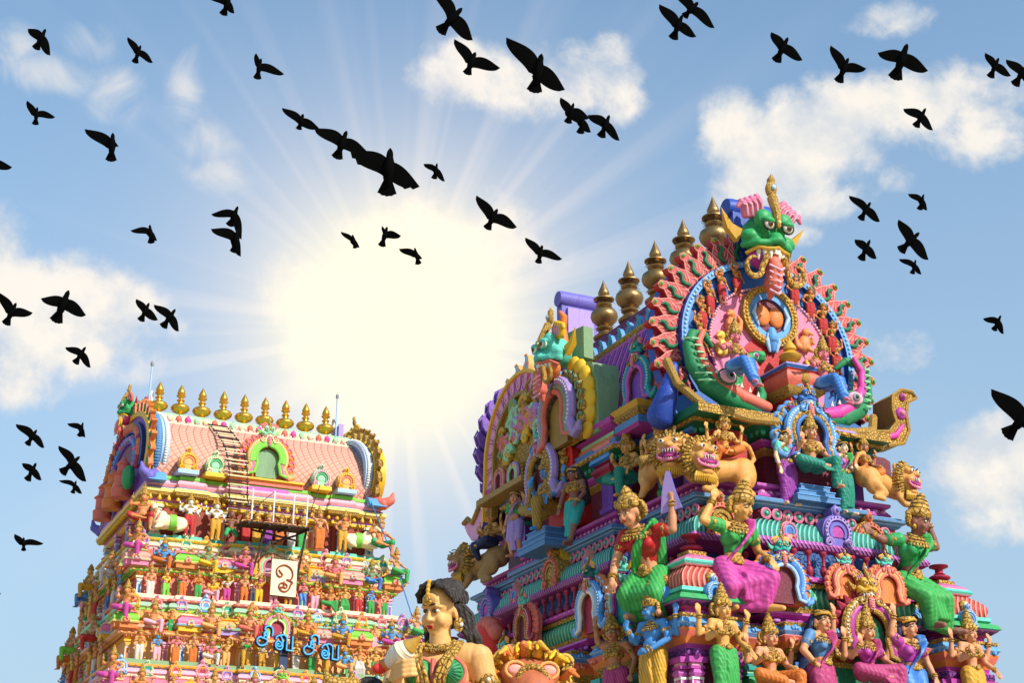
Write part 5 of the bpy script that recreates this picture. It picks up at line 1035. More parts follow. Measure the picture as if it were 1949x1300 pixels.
# roof gables
def far_gable(sgn):
    SX = 2.02; A = lambda r, w=118, n=37, k=0.: arc_pts(r, -w, w, n, 0, 0, (r*SX-k)/r if r else 1, 1.)
    g = G()
    g.slab(list(reversed(A(3.45, 116)+[(7.4, -1.9), (7.9, -2.5), (-7.9, -2.5), (-7.4, -1.9)])), 0, 1.1, 'purple', 'sky blue')
    g.ring(A(3.62), A(3.3), -.12, .3, 'yellow', 'yellow'); g.ring(A(3.55), A(3.3), .78, 1.25, 'blue pale', 'blue pale')
    for x, z in A(3.58, 116, 90): g.ell((x, 1.05, z), (.1, .12, .1), 'white', 6, 5); g.ell((x, .55, z), (.16, .22, .16), 'yellow' if sgn > 0 else 'steel blue', 6, 5)
    g.ring(A(2.95, 110, 31), A(2.3, 110, 31), -.25, .05, 'blue', 'navy'); g.ring(A(2.2, 110, 31), A(1.7, 110, 31), -.2, .05, 'violet', 'purple'); g.slab(list(reversed(A(1.5, 115, 25)+[(2.3, -2.2), (-2.3, -2.2)])), -.12, .05, 'maroon', 'purple')
    for x, z in A(2.62, 108, 30): g.ell((x, -.3, z), (.28, .2, .3), rnd.choice(('coral', 'crimson', 'orange', 'ochre')), 8, 6)
    for x, z in A(1.95, 105, 22): g.ell((x, -.25, z), (.2, .16, .2), rnd.choice(('lilac', 'sky blue', 'pink')), 8, 6)
    for xx in (-3, 0, 3):
        g.lathe([(.6, -2.6), (.65, -2.0), (.5, -1.9), (.5, -1.2), (.65, -1.1), (.4, -.9), (.35, -.5), (.45, -.4), (.05, .1)], 'coral' if xx else 'orange', 12, (xx, -.7, 0)); g.ell((xx+1.4, -.6, -1.6), (.5, .4, .8), 'green' if xx else 'orange pale', 10, 8)
    o = fp('roof_gable', g, (sgn*7.7, 0, 30.2), 90*sgn)
    fm = flame('coral', 'green', 'orange').mesh('flame') if sgn < 0 else leaf_flame('yellow', 'ochre').mesh('flame')
    for s in (-1, 1):
        for k in range(11): a = radians(10+10.5*k); ob('flame', fm, o, (s*3.5*SX*sin(a), .1 if sgn < 0 else .5, 3.5*cos(a)), sc=(1.2, 1.1, .95), rot=(0, s*atan2(sin(a)/SX, cos(a))*1.1, 0))
    ob('mask', mask('green', 'hot pink', 'coral', 'red', 'yellow', 'yellow') if sgn < 0 else mask('yellow', 'hot pink', 'yellow', 'gold plain', 'yellow', 'yellow'), o, (0, -.1, 4.15), sc=1.75)
    cs = G(); cs.box((0, .9, 4.3), (1.3, .35, 1.8), 'crimson' if sgn < 0 else 'lilac'); cs.tube([(.7, 1.0, 4.2), (.55, 1.15, 5.1), (.2, 1.2, 5.7), (-.2, 1.2, 5.6), (-.5, 1.1, 5.0)], .12, 'white', 8); ob('crest_slab', cs, o)
    for s in (-1, 1):
        tl = G(); tl.chain([(s*6.9, .5, -1.9), (s*7.5, .1, -2.25), (s*7.7, -.35, -2.0), (s*7.7, -.5, -1.5)], [.35, .4, .28, .08], 'violet' if sgn < 0 else 'coral', 14); ob('curled_tail', tl, o)
far_gable(-1); far_gable(1)
# ornaments on the roof
CA = scroll_arch('orange pale', 'pink', 'lime', 'sage', 'orange', mask('mint', 'hot pink', 'coral', 'lime', 'cream', 'cream')); CA.ring(arc_pts(.52, -105, 105, 25, 0, .52), arc_pts(.36, -105, 105, 25, 0, .52), -.2, -.08, 'lime'); 
ob('roof_arch', CA, far, (-.3, -7.35, 28.75), 0, sc=2.3)
fp('arch_base', G().box((-.3, -6.9, 28.2), (4.6, 1.0, .9), 'orange pale').box((-.3, -7.05, 28.3), (4.9, 1.0, .16), 'coral').box((-.3, -7.05, 28.62), (5., 1.1, .12), 'yellow').box((-.3, -7.0, 27.95), (3.0, 1.06, .3), 'magenta pale'))
for x, c in ((-5.3, ('orange pale', 'yellow', 'orange', 'orange pale')), (-3.6, ('mint', 'cream', 'green', 'mint')), (3.3, ('mint', 'pink pale', 'green', 'mint')), (5.0, ('orange pale', 'yellow', 'coral', 'orange pale'))):
    g = G(); g.app(small_arch(*c), TR((0, -.75, 0), 0, 1.5)); g.box((0, -.05, .5), (.9, 1.3, 1.0), 'navy', tap=.9); g.box((0, -.3, -.15), (1.3, 1.4, .26), 'blue pale' if c[0] != 'mint' else 'yellow'); fp('roof_arch', g, (x, -6.85, 28.6))
# rods
for lab, px, py, hh in (('thin steel rod with a small lamp by the left end of the gold finials', 280, 800, 3.9), ('thin pale rod by the right end of the gold finials', 638, 850, 3.6)):
    p = onY(px, py, T2.y-1.2); g = G(); g.tube([(0, 0, 0), (0, 0, hh)], .055, 'blue pale', 8); g.lathe([(.06, hh-.1), (.12, hh), (.12, hh+.18), (.02, hh+.3)], 'grey', 10); ob('lightning_rod', g, None, p, 0, lab, 'lightning rod', 'rods on the far tower')
# ------------------------------------------------------------------ ladder, platform, signs
def F2(px, py, y): return onY(px, py, T2.y+y)
g = G(); A0, A1 = F2(398, 808, -3.6), F2(440, 960, -8.4); w2 = Vector((1.0, 0, 0))
def lp(t): 
    p = A0.lerp(A1, t); p.y -= 2.0*sin(pi*min(1, t*1.1))*.9; return p
for o in (0, 1.15): g.tube([lp(i/12)+w2*o for i in range(13)], .055, 'iron', 6)
for i in range(25): q = lp(i/24); g.tube([q-w2*.1, q+w2*1.25], .05, 'cream' if i % 3 else 'dark wood', 6)
ob('ladder', g, None, label='lattice ladder climbing the roof of the far tower', cat='ladder')
c0 = F2(522, 1003, -9.6)
pl = thing('work_platform', c0, 'rusty plank work platform with white railing posts on the far tower front', 'work platform')
g = G()
for i in range(9): g.box((0, -1.0+.28*i, 0), (4.3, .25, .09), 'rust plank')
for x in (-1.9, -.6, .6, 1.9): g.box((x, 0, -.11), (.1, 2.4, .12), 'iron')
ob('deck', g, pl, rot=(radians(6), 0, 0)); g = G()
for x in (-1.7, -.35, .9, 1.75): g.tube([(x, -.9, .05), (x, -.9, 2.0)], .05, 'white', 6)
for z in (.55, .95, 1.35): g.tube([(-2.0, -.9, z), (2.0, -.9, z)], .022, 'grey', 5)
g.tube([(-2.1, -.6, .3), (-.4, -.9, 1.9)], .025, 'iron', 5); g.tube([(1.8, -.9, .4), (2.9, .4, 3.1)], .03, 'iron', 5); ob('railing', g, pl); g = G()
for a, b_ in (((-.6, -.4, -.1), (-2.0, .3, -6.6)), ((1.9, -.5, -.1), (1.2, .3, -6.4)), ((-1.2, .9, -.1), (1.4, -.6, -.9)), ((1.8, 1, -.1), (-.2, -.3, -1.1))): g.tube([a, b_], .07, 'iron', 6)
ob('strut', g, pl)
c0 = F2(540, 1101, -9.95); bd = thing('sign_board', c0, 'cream sign board bearing a single brown curled letter', 'sign board', 3)
g = G(); g.box((0, 0, 0), (1.62, .1, 2.2), 'board'); ob('board', g, bd); g = G()
for a, b_ in (((-.84, -1.13), (.84, -1.13)), ((-.84, 1.13), (.84, 1.13))): g.tube([(a[0], 0, a[1]), (b_[0], 0, b_[1])], .035, 'dark wood', 6)
ob('frame', g, bd)
def stroke(g, pts, r, mat, y=-.09, n=8):   # smooth curve through hand-measured points
    P = [Vector((x, y, z)) for x, z in pts]; out = []
    for i in range(len(P)-1):
        a, b_, c_, d_ = P[max(i-1, 0)], P[i], P[i+1], P[min(i+2, len(P)-1)]
        for k in range(5): t_ = k/5; out.append(.5*((2*b_)+(c_-a)*t_+(2*a-5*b_+4*c_-d_)*t_*t_+(3*b_-a-3*c_+d_)*t_**3))
    out.append(P[-1]); g.tube(out, r, mat, n)
g = G()
om = [(393, 330), (420, 330), (432, 310), (418, 285), (395, 262), (375, 290), (380, 330), (405, 342), (432, 330), (430, 305), (395, 255)]
cv = lambda pts, cx, cy, k: [((x-cx)*k, (cy-y)*k) for x, y in pts]
K2 = 1.62/270
stroke(g, cv([(398, 268), (412, 290), (430, 306), (432, 325), (414, 338), (388, 328), (372, 296), (378, 258), (410, 228), (455, 215), (500, 228), (534, 262), (545, 305), (535, 345), (510, 362), (485, 360), (508, 368), (540, 380), (545, 392), (530, 402), (522, 425), (510, 455), (482, 480), (445, 482), (415, 462), (405, 432), (420, 405), (450, 400), (458, 425), (440, 445), (420, 440)], 455, 345, K2), .05, 'brick red')
stroke(g, cv([(450, 402), (475, 405), (490, 425), (478, 447), (455, 440), (450, 420)], 455, 345, K2), .045, 'brick red'); stroke(g, cv([(455, 380), (460, 398)], 455, 345, K2), .04, 'brick red')
ob('letter', g, bd)
c0 = F2(567, 1226, -12.3); sg = thing('letter_sign', c0, 'blue outlined Tamil letters on dark backing reading the same word twice', 'letter sign', 2)
# strokes measured on the photograph (zoomed by 5.418), sign centre at (580, 1008)
CI = [[(210, 925), (250, 925)], [(210, 920), (210, 955), (238, 955), (238, 922)], [(222, 930), (200, 985), (170, 975), (140, 1000), (140, 1035), (165, 1060), (205, 1060), (235, 1040), (245, 1005), (205, 985)], [(240, 1000), (240, 930), (215, 895), (225, 870), (255, 858), (285, 870), (298, 905), (295, 955)]]
VA = [[(375, 1035), (358, 1030), (355, 1050), (378, 1058), (398, 1040), (385, 1010), (350, 1008), (335, 1045), (355, 1080), (395, 1085), (412, 1050), (405, 990), (380, 945), (345, 960), (335, 985)], [(378, 945), (420, 935), (450, 960), (455, 1010), (452, 1085)], [(450, 1086), (515, 1092)], [(515, 1092), (515, 940)]]
KS = 1/5.418*(c0-CAM).dot(CF)/FPX
for L, dx, dy in ((CI, 0, 0), (VA, 0, 0), (CI, 503, 50), (VA, 503, 53)):
    g = G(); h = G()
    for s_ in L:
        pts = [((x+dx-580)*KS, (1008-(y+dy))*KS) for x, y in s_]
        stroke(h, pts, .105, 'navy', .06, 8); stroke(g, pts, .048, 'neon blue', -.1, 8)
    o = ob('letter', g, sg); ob('letter_backing', h, o)
g = G(); g.box((-.75, .25, -.7), (.5, .08, 1.6), 'navy'); g.tube([(-2.4, .1, -.62), (2.4, .1, -.75)], .03, 'iron', 5); g.tube([(-1.7, .1, .35), (2.2, .1, .1)], .03, 'iron', 5); ob('mounting_rails', g, sg)
g = G(); g.tube([F2(706, 955, -7.9), F2(750, 1065, -8.6), F2(790, 1192, -10.5), F2(812, 1290, -12)], .035, 'blue', 6); ob('cable', g, None, label='thin blue cable running down the right edge of the far tower', cat='cable')
# ------------------------------------------------------------------ statues of the far tower
rs = random.Random(5)
SK = ['skin gold', 'skin orange', 'skin warm', 'skin yellow', 'skin gold', 'skin orange', 'skin blue', 'skin pink', 'sage', 'skin warm']
CL_ = ['cloth yellow', 'cloth red', 'cloth green', 'cloth orange', 'cloth white', 'cloth blue', 'cloth pink', 'orange pale', 'cloth yellow', 'cloth orange', 'lime', 'yellow', 'coral', 'pink pale']
WORD = {'skin gold': 'golden', 'skin orange': 'orange', 'skin warm': 'tan', 'skin yellow': 'yellow', 'skin blue': 'blue', 'skin pink': 'pink', 'sage': 'grey-green', 'skin pale': 'pale'}
def ordn(i, n): return ['first', 'second', 'third', 'fourth', 'fifth', 'sixth', 'seventh', 'eighth', 'ninth', 'tenth', 'eleventh', 'twelfth', 'thirteenth', 'fourteenth', 'fifteenth', 'sixteenth', 'seventeenth', 'eighteenth'][i]
ROWN = ['above the pink ledge', 'above the lower yellow ledge', 'above the bottom ledge']
ROWK = ['under the upper yellow ledge', 'under the pink ledge', 'under the lower yellow ledge']
PS = ['stand', 'stand four', 'sway', 'sway mirror', 'offer', 'down', 'club']
def fstat(label, key, p, rz, H, sk, low, cm_, group, crown='tall', up=False, upm='cloth red'):
    return statue(label, key, T2+Vector(p), rz, H, sk, low, cm_, up, upm, None, crown, 0, group)
for i in range(3):
    onf, onl, zb, zn = FT[i]; hx = TIER[i][1]
    n = 17
    for j in range(n):
        u = -hx+.75+(2*hx-1.5)*j/(n-1); sk = rs.choice(SK); cl = rs.choice(CL_)
        seated = j in (4, 12)
        fstat('%s %s statue, %s from the left of the front row %s' % (WORD[sk], 'seated' if seated else 'standing', ordn(j, n), ROWN[i]), 'seat four' if seated else rs.choice(PS), onf(u, .02 if not seated else .2, .78, zn+.14+(.35 if seated else 0)), rs.uniform(-14, 14), (1.75 if not seated else 2.0)*rs.uniform(.93, 1.06), sk, rs.choice(('dhoti', 'dhoti', 'sari')), cl, 'small front statues '+ROWN[i], rs.choice(('tall', 'tall', 'bowl', 'low')), rs.random() < .3, rs.choice(CL_))
    for j, u in enumerate((-hx+1.5, -4.0, -1.75, 1.75, 4.0, hx-1.5)):
        sk = rs.choice(SK); key = rs.choice(('seat club', 'seat four', 'throne'))
        fstat('%s seated guardian, %s from the left of the large row %s' % (WORD[sk], ordn(j, 6), ROWK[i]), key, onf(u, .25, .42, zb+.2), rs.uniform(-12, 12), 2.35, sk, 'dhoti', rs.choice(CL_), 'large seated guardians '+ROWK[i], rs.choice(('tall', 'bowl')))
    for j, u in enumerate((-hx+.4, -6.2, -4.9, -3.1, -2.3, -1.1, 1.1, 2.3, 3.1, 4.9, 6.2, hx-.4)):
        sk = rs.choice(SK)
        fstat('small %s statue, %s from the left among the guardians %s' % (WORD[sk], ordn(j, 12), ROWK[i]), rs.choice(PS), onf(u, .12, .42, zb-.02), rs.uniform(-14, 14), 1.3, sk, rs.choice(('dhoti', 'sari')), rs.choice(CL_), 'small statues among the guardians '+ROWK[i], rs.choice(('tall', 'bowl', 'low')))
    for j in range(8):
        u = 6.2-12.4*j/7; sk = rs.choice(SK)
        fstat('%s statue on the side wall %s, %s from the corner' % (WORD[sk], ROWN[i], ordn(7-j, 8)), rs.choice(PS), onl(u-.8, .05, .78, zn+.14), -90+rs.uniform(-14, 14), 1.8, sk, 'dhoti', rs.choice(CL_), 'statues on the side wall '+ROWN[i], 'tall')
    for j, u in enumerate((4.4, 1.0, -3.8)):
        sk = rs.choice(SK)
        fstat('%s seated guardian on the side wall %s, %s from the corner' % (WORD[sk], ROWK[i], ordn(2-j, 3)), 'seat four', onl(u, .3, .42, zb+.25), -90, 2.6, sk, 'dhoti', rs.choice(CL_), 'guardians on the side wall '+ROWK[i], 'bowl')
    g_ = fstat('orange seated guardian at the left corner %s' % ROWK[i], 'seat club', onf(-hx-.1, .3, .42, zb+.9), -40, 2.6, 'skin orange', 'dhoti', 'cloth pink', 'corner guardians', 'tall')
    g_ = fstat('tan seated guardian at the right corner %s' % ROWK[i], 'seat club', onf(hx+.1, .3, .42, zb+.9), 30, 2.6, 'skin warm', 'dhoti', 'cloth green', 'corner guardians', 'tall')
# the figures of the neck storey, one by one
def NF(label, key, px, py, H, sk, low, cl, rz=0, y=-7.75, crown='tall', up=False, upm='cloth red'): return statue(label, key, F2(px, py, y), rz, H, sk, low, cl, up, upm, None, crown, 0, 'statues of the neck storey')
NF('big orange seated guardian with red loincloth at the left end of the neck', 'seat club', 270, 995, 3.3, 'skin orange', 'short', 'cloth red', -8, -7.9)
NF('white and red standing statue on the pale blue pilaster at the left', 'stand four', 358, 1022, 2.45, 'white', 'dhoti', 'cloth red')
NF('white and yellow standing statue on the orange pilaster', 'stand four', 408, 1030, 2.45, 'white', 'dhoti', 'cloth yellow')
NF('stout brown dwarf in green shorts beside the green column', 'dwarf', 437, 1036, 2.2, 'skin brown', 'short', 'green', 0, -7.8, 'none')
for k, (px, sk, cl, key) in enumerate(((466, 'skin gold', 'cloth red', 'offer'), (486, 'skin yellow', 'cloth yellow', 'stand'), (508, 'skin warm', 'cloth purple', 'stand four'), (530, 'skin gold', 'cloth orange', 'sway'), (553, 'skin warm', 'cloth white', 'down'), (573, 'skin gold', 'cloth green', 'stand'))):
    NF('%s statue behind the work platform, %s from the left' % (WORD[sk], ordn(k, 6)), key, px, 1040+k*2, 2.1, sk, 'sari', cl, 0, -7.5)
NF('tan standing statue with pale shawl on the orange pilaster right of the platform', 'sway mirror', 607, 1047, 2.5, 'skin warm', 'sari', 'cloth orange', 0, -7.8)
NF('orange standing statue with green and yellow skirt on the right blue pilaster', 'sway', 651, 1050, 2.4, 'skin orange', 'dhoti', 'cloth yellow', 0, -7.8)
NF('big orange seated guardian with green loincloth at the right end of the neck', 'seat club', 722, 1045, 3.2, 'skin orange', 'short', 'green', 14, -7.9)
def bull(label, px, py, flip):
    b = G(); b.chain([(-.5, 0, .35), (0, 0, .42), (.5, 0, .38)], [.32, .34, .33]); b.ell((-.35, 0, .75), (.2, .16, .16), 'x'); b.chain([(-.5, 0, .5), (-.72, -.05, .85), (-.78, -.1, 1.05)], [.26, .17, .15]); b.chain([(-.78, -.14, 1.05), (-.86, -.34, .92)], [.14, .09])
    for s in (-1, 1): b.chain([(-.5, s*.25, .15), (-.7, s*.3-.05, .06)], [.12, .07]); b.chain([(.5, s*.25, .2), (.3, s*.34, .06)], [.15, .07]); b.chain([(-.78, s*.1-.05, 1.16), (-.8, s*.2-.05, 1.32), (-.78, s*.14-.05, 1.42)], [.04, .03, .012]); b.chain([(-.76, s*.12-.04, 1.05), (-.74, s*.28-.04, 1.02)], [.05, .03])
    b.chain([(.78, 0, .5), (.86, .02, .2)], [.05, .04])
    r = thing('bull_statue', F2(px, py, -7.7), label, 'bull statue', 0, 'white bulls', (-1.35 if flip else 1.35, 1.35, 1.35)); ob('body', clay(b, .045, 'cream', 1), r)
    g = G(); g.lathe([(.3, -.16), (.362, -.15), (.362, .15), (.3, .16)], 'lime', 16, (.1, 0, .42), (1, 0, 0)); ob('saddle_cloth', g, r); g = G(); g.tube([(-.6+.27*cos(a)*.4, .29*sin(a), .56+.24*cos(a)) for a in [i*.42 for i in range(15)]], .04, 'coral', 6, closed=True); ob('garland', g, r)
bull('white reclining bull with green saddle cloth left of the blue pilaster, facing left', 322, 1012, False)
bull('white reclining bull facing right beside the right end of the neck', 684, 1046, True)
# ================================================================== foreground: woman with a conch, and the beast beside her
def bust():
    P0 = onD(838, 1163, 14.0); S = 1.8
    root = thing('woman_statue', P0-Vector((0, 0, 1.1*S)), 'large foreground statue of a woman with dark wavy hair holding a white conch', 'statue', 0, None, S)
    Z = 1.1; up = lambda p: (p[0], p[1], p[2]+Z)
    HM = Matrix.Translation((0, 0, Z)) @ Euler((radians(17), radians(5), radians(-58))).to_matrix().to_4x4()
    h = G(); h.ell((0, .015, .03), (.09, .1, .1), 'x', 24, 16); h.ell((0, -.02, -.04), (.075, .076, .08), 'x', 24, 16); h.ell((0, -.062, -.098), (.032, .028, .026), 'x'); h.ell((0, -.055, -.08), (.05, .035, .03), 'x')
    h.chain([(0, -.09, .024), (0, -.1, -.008), (0, -.109, -.03)], [.0085, .0105, .0145]); h.ell((0, -.08, .062), (.05, .018, .04), 'x')
    for s in (-1, 1):
        h.ell((s*.0125, -.1, -.034), (.0115, .012, .009), 'x'); h.ell((s*.042, -.066, -.04), (.03, .026, .034), 'x'); h.chain([(s*.014, -.09, .034), (s*.038, -.088, .038), (s*.062, -.07, .026)], [.009, .01, .007]); h.ell((s*.035, -.078, .012), (.0165, .012, .012), 'x'); h.ell((s*.089, .015, -.015), (.012, .022, .038), 'x')
    h.ell((0, -.088, -.066), (.022, .014, .007), 'x'); h.ell((0, -.085, -.076), (.019, .014, .0075), 'x'); h.ell((0, -.084, -.055), (.02, .012, .014), 'x')
    b = G(); b.app(h, HM)
    T = Matrix.Rotation(radians(-36), 4, 'Z')
    q = G(); q.cap((0, .02, Z-.22), (0, .005, Z-.08), .062, .054, n=24); q.cap((-.15, .02, Z-.24), (.15, .02, Z-.24), .075, .075, n=24); q.ell((0, .02, Z-.33), (.17, .11, .14), 'x', 24, 16); q.cap((0, .02, Z-.36), (0, .02, Z-.56), .125, .105, n=24); q.ell((0, .02, Z-.68), (.17, .125, .14), 'x')
    for s in (-1, 1): q.ell((s*.076, -.088, Z-.335), (.072, .07, .07), 'x', 20, 14)
    b.app(q, T)
    sh = T @ Vector((.2, .02, Z-.25)); el = T @ Vector((.27, .05, Z-.53)); ha = T @ Vector((.2, -.12, Z-.72))
    b.chain([sh, lerp(sh, el, .5), el, lerp(el, ha, .5), ha], [.075, .064, .05, .048, .034], n=24)
    s2 = T @ Vector((-.19, .0, Z-.25)); cw = (onD(757, 1250, 13.35)-P0)/S; h2 = cw+Vector((.0, .0, Z-.085)); e2 = h2+Vector((-.03, .13, -.22))
    b.chain([s2, lerp(s2, e2, .5), e2, lerp(e2, h2, .5), h2], [.074, .06, .047, .046, .032], n=24)
    b.cap(h2, h2+Vector((.005, -.02, .045)), .036, .038)
    for i in range(4):    # fingers closed round the shell
        z = -.03+.022*i; a = h2+Vector((-.02, -.03, .0+z)); b.chain([a, a+Vector((.02, -.055, .01)), a+Vector((.055, -.075, .015)), a+Vector((.085-.006*i, -.06, .02))], [.0135, .013, .012, .010], n=8)
    b.chain([h2+Vector((.03, .0, .03)), h2+Vector((.06, -.01, .06)), h2+Vector((.075, -.035, .085))], [.016, .014, .011], n=8)
    ob('body', clay(b, .0045, 'skin cream', 7), root, sharp=70)
    def fp_(nm, f): g = G(); g.app(f, HM); ob(nm, g, root)
    for s in (-1, 1):
        f = G(); f.ell((s*.0345, -.0805, .0085), (.0185, .0115, .0098), 'ivory', 14, 8); f.ell((s*.0325, -.0895, .0085), (.009, .0045, .009), 'brown', 12, 6); f.ell((s*.032, -.0925, .0085), (.0048, .003, .0048), 'black', 8, 5)
        f.tube([(s*(.0165+.0065*i), -.0928+.001*i*i*.6, .0172-.0011*(i-2.5)**2) for i in range(6)], .0032, 'black', 6); f.tube([(s*(.0165+.0065*i), -.0915+.001*i*i*.6, .0005+.0008*(i-2.5)**2) for i in range(6)], .0014, 'brown', 6); fp_('eye', f)
        f = G(); f.tube([(s*(.011+.0085*i), -.106+.0028*i+.0008*i*i, .040+.008*sin(i*.62)-.0014*i) for i in range(7)], [.004, .0058, .0062, .0058, .005, .004, .002], 'black', 8); fp_('eyebrow', f)
    f = G(); f.ell((0, -.1015, -.0655), (.0225, .0055, .0055), 'red', 14, 8); f.ell((0, -.0995, -.0755), (.0185, .0065, .0065), 'red', 14, 8); fp_('lips', f)
    hr = G(); hr.ell((0, .03, .052), (.1, .108, .095), 'hair', 18, 12); hr.ell((0, .07, -.02), (.098, .075, .1), 'hair', 16, 10)
    for s in (-1, 1):
        for k in range(9):   # combed waves from the parting
            y = -.085+.022*k; pts = []
            for i in range(9):
                t = i/8; a = 1.5*t; x = s*(.006+.112*sin(a)); z = .04+.112*cos(a)-.03*t*k*.1; pts.append((x, y*(1-.25*t)+.012*sin(i*1.9+k)+.015*t, z+.006*sin(i*2.2+k)))
            hr.tube(pts, [.011, .016, .017, .017, .016, .016, .015, .014, .012], 'hair', 7)
    for k in range(16):      # long waves down the back and over the shoulder
        sgn = 1 if k < 11 else -1; x0 = sgn*(.085+.006*(k % 6)); y0 = .0+.009*(k % 6)
        hr.tube([(x0+sgn*(.008*i+.014*sin(i*1.5+k)), y0+.008*i+.01*sin(i+k), .03-.034*i) for i in range(10)], [.016, .019, .02, .021, .021, .02, .019, .017, .014, .008], 'hair', 7)
    g = G(); g.app(hr, HM @ Matrix.Translation((0, .012, .004)) @ Matrix.Scale(.93, 4)); ob('hair', g, root)
    j = G()
    for i in range(9): j.ell((0, -.075-.022*sin(i*.22)+.0*i, .158-.0105*i), .0095 if i % 2 else .012, 'gold plain', 8, 6)
    for i in range(7): a = -1.2+.4*i; j.ell((.022*sin(a), -.108, .066-.02*cos(a)), .008, 'gold plain', 8, 6)
    j.ell((0, -.108, .072), (.018, .008, .016), 'gold', 10, 6)
    for s in (-1, 1): j.lathe([(.01, 0), (.034, .004), (.036, .014), (.022, .022), (.012, .024)], 'gold', 18, (s*.094, .012, -.075), (s, -.25, 0)); j.ell((s*.12, .005, -.075), .011, 'white', 8, 6)
    g = G(); g.app(j, HM); j = G()
    for r, zz, yy in ((.07, -.165, .0), (.084, -.185, -.004)):
        for i in range(40): a = 2*pi*i/40; j.ell((r*sin(a), .012-r*.95*cos(a)+yy, Z+zz-.03*cos(a)), .0125, 'gold', 7, 5)
    for s in (-1, 1):       # broad woven chain lying over both breasts
        for w in (-1, 0, 1):
            j.tube([(s*(.1+.018*w), .0, Z-.165), (s*(.1+.018*w), -.09, Z-.215), (s*(.075+.02*w), -.165, Z-.285), (s*(.045+.022*w), -.178, Z-.37), (s*(.035+.022*w), -.155, Z-.44), (s*(.02+.02*w), -.14, Z-.52)], .0115, 'gold', 8)
    g.app(j, T); j = G()
    p = lerp(sh, el, .52); ax = (el-sh).normalized()
    j.lathe([(.055, -.05), (.072, -.045), (.074, -.02), (.08, -.015), (.08, .015), (.073, .02), (.07, .045), (.055, .05)], 'gold', 20, p, ax)
    fr = (T @ Vector((.35, -1, .1))).normalized(); j.lathe([(.01, 0), (.036, .0), (.036, .014), (.02, .02)], 'gold', 16, p+fr*.066+Vector((0, 0, .02)), fr); j.ell(p+fr*.088+Vector((0, 0, .02)), .0125, 'ivory', 8, 6)
    for i in range(22): a = 2*pi*i/22; X, Y, Zx = frame(ax); j.ell(p+X*(.083*cos(a))+Y*(.083*sin(a))+ax*.04, .012, 'gold plain', 7, 5)
    if 0: j.tube([sh+Vector((-.02, -.07, .045)), sh+Vector((.01, -.085, -.0)), sh+Vector((.05, -.075, -.04)), sh+Vector((.075, -.03, -.03))], [.01, .016, .015, .008], 'orange pale', 8)
    X, Y, Zx = frame(h2-e2); q = lerp(e2, h2, .8)
    j.lathe([(.034, -.016), (.046, -.01), (.046, .01), (.034, .016)], 'gold', 16, q, Zx)
    g.app(j); ob('jewellery', g, root)
    c = G()
    for s in (-1, 1):
        c.ell((s*.076, -.096, Z-.337), (.0735, .0715, .0705), 'green', 18, 12)
        for k in range(7): a = -.9+.3*k; c.tube([(s*(.076+.074*sin(t)*cos(a)), -.096-.0745*cos(t), Z-.337+.0715*sin(t)*sin(a)) for t in (.15, .5, .85, 1.2)], .0042, 'green deep', 5)
        c.tube([(s*.076+.078*cos(t), -.085-.02*abs(sin(t)), Z-.337+.078*sin(t)) for t in [2*pi*i/24 for i in range(24)]], .011, 'coral', 8, closed=True)
    c.tube([(0, -.13, Z-.27), (0, -.145, Z-.33), (.0, -.14, Z-.39)], .014, 'coral', 8)
    c.lathe([(.16, -.02), (.178, -.012), (.178, .012), (.16, .02)], 'coral', 24, (0, .02, Z-.385), (0, 0, 1), 1, .68)
    g = G(); g.app(c, T); ob('bodice', g, root)
    sk = G(); sk.lathe([(.5, 0), (.46, .2), (.3, .3), (.2, .4), (.15, .42)], 'cloth orange', 24); ob('skirt', sk, root)
    # shell
    cp = cw+Vector((0, 0, Z)); d = Vector((.52, .1, .62)).normalized()
    q = .64; d = (CR*.56+CU*.5-CF*.2).normalized()
    c = G(); c.lathe([(r*q, z*q) for r, z in ((.02, -.17), (.036, -.14), (.05, -.1), (.085, -.03), (.098, .02), (.096, .06), (.08, .1), (.055, .125))], 'ivory', 24, (0, 0, 0), d, 1, .9)
    for zz, r in ((.065, .096), (.1, .078)): c.lathe([((r-.006)*q, -.005), ((r+.005)*q, 0), ((r-.006)*q, .005)], 'cream', 22, d*zz*q, d, 1, .9)
    c.lathe([(r*q, z*q) for r, z in ((.058, .122), (.06, .13), (.045, .16), (.03, .19), (.016, .225), (.01, .25))], 'gold plain', 18, (0, 0, 0), d)
    c.chain([-d*.05, -d*.09-CR*.02, -d*.12-CR*.035], [.028, .036, .02], 'orange', 14); c.ell(-d*.095-CR*.02-CF*.02, (.038, .026, .026), 'scarlet', 14, 8)
    ob('conch_shell', c, None, P0-Vector((0, 0, 1.1*S))+cp*S, label='white conch shell with orange mouth and gold tip in the woman\'s hand', cat='conch shell', sc=S)
    return P0, S
FP, FS = bust()
b = G(); b.ell((0, 0, 0), (.42, .5, .36), 'x', 16, 12); b.ell((0, -.35, -.12), (.3, .34, .26), 'x', 14, 10); b.chain([(.2, .3, -.1), (.7, .7, -.2), (1.2, 1.0, -.5)], [.34, .4, .42]); b.chain([(0, .1, -.2), (.2, .4, -1.2)], [.4, .6])
for s in (-1, 1): b.ell((s*.2, -.34, .12), (.16, .12, .15), 'x')
b.ell((0, -.5, -.2), (.16, .2, .2), 'x')
p = onD(1000, 1309, 14.3)
r = thing('beast_statue', p-Vector((0, 0, 1.3)), 'orange beast with yellow tufted mane and pink oval eyes beside the foreground woman', 'beast statue', -15, None, .78)
up13 = Matrix.Translation((0, 0, 1.66)); g = G(); g.app(clay(b, .03, 'beast hide', 3), up13); ob('body', g, r, sharp=70)
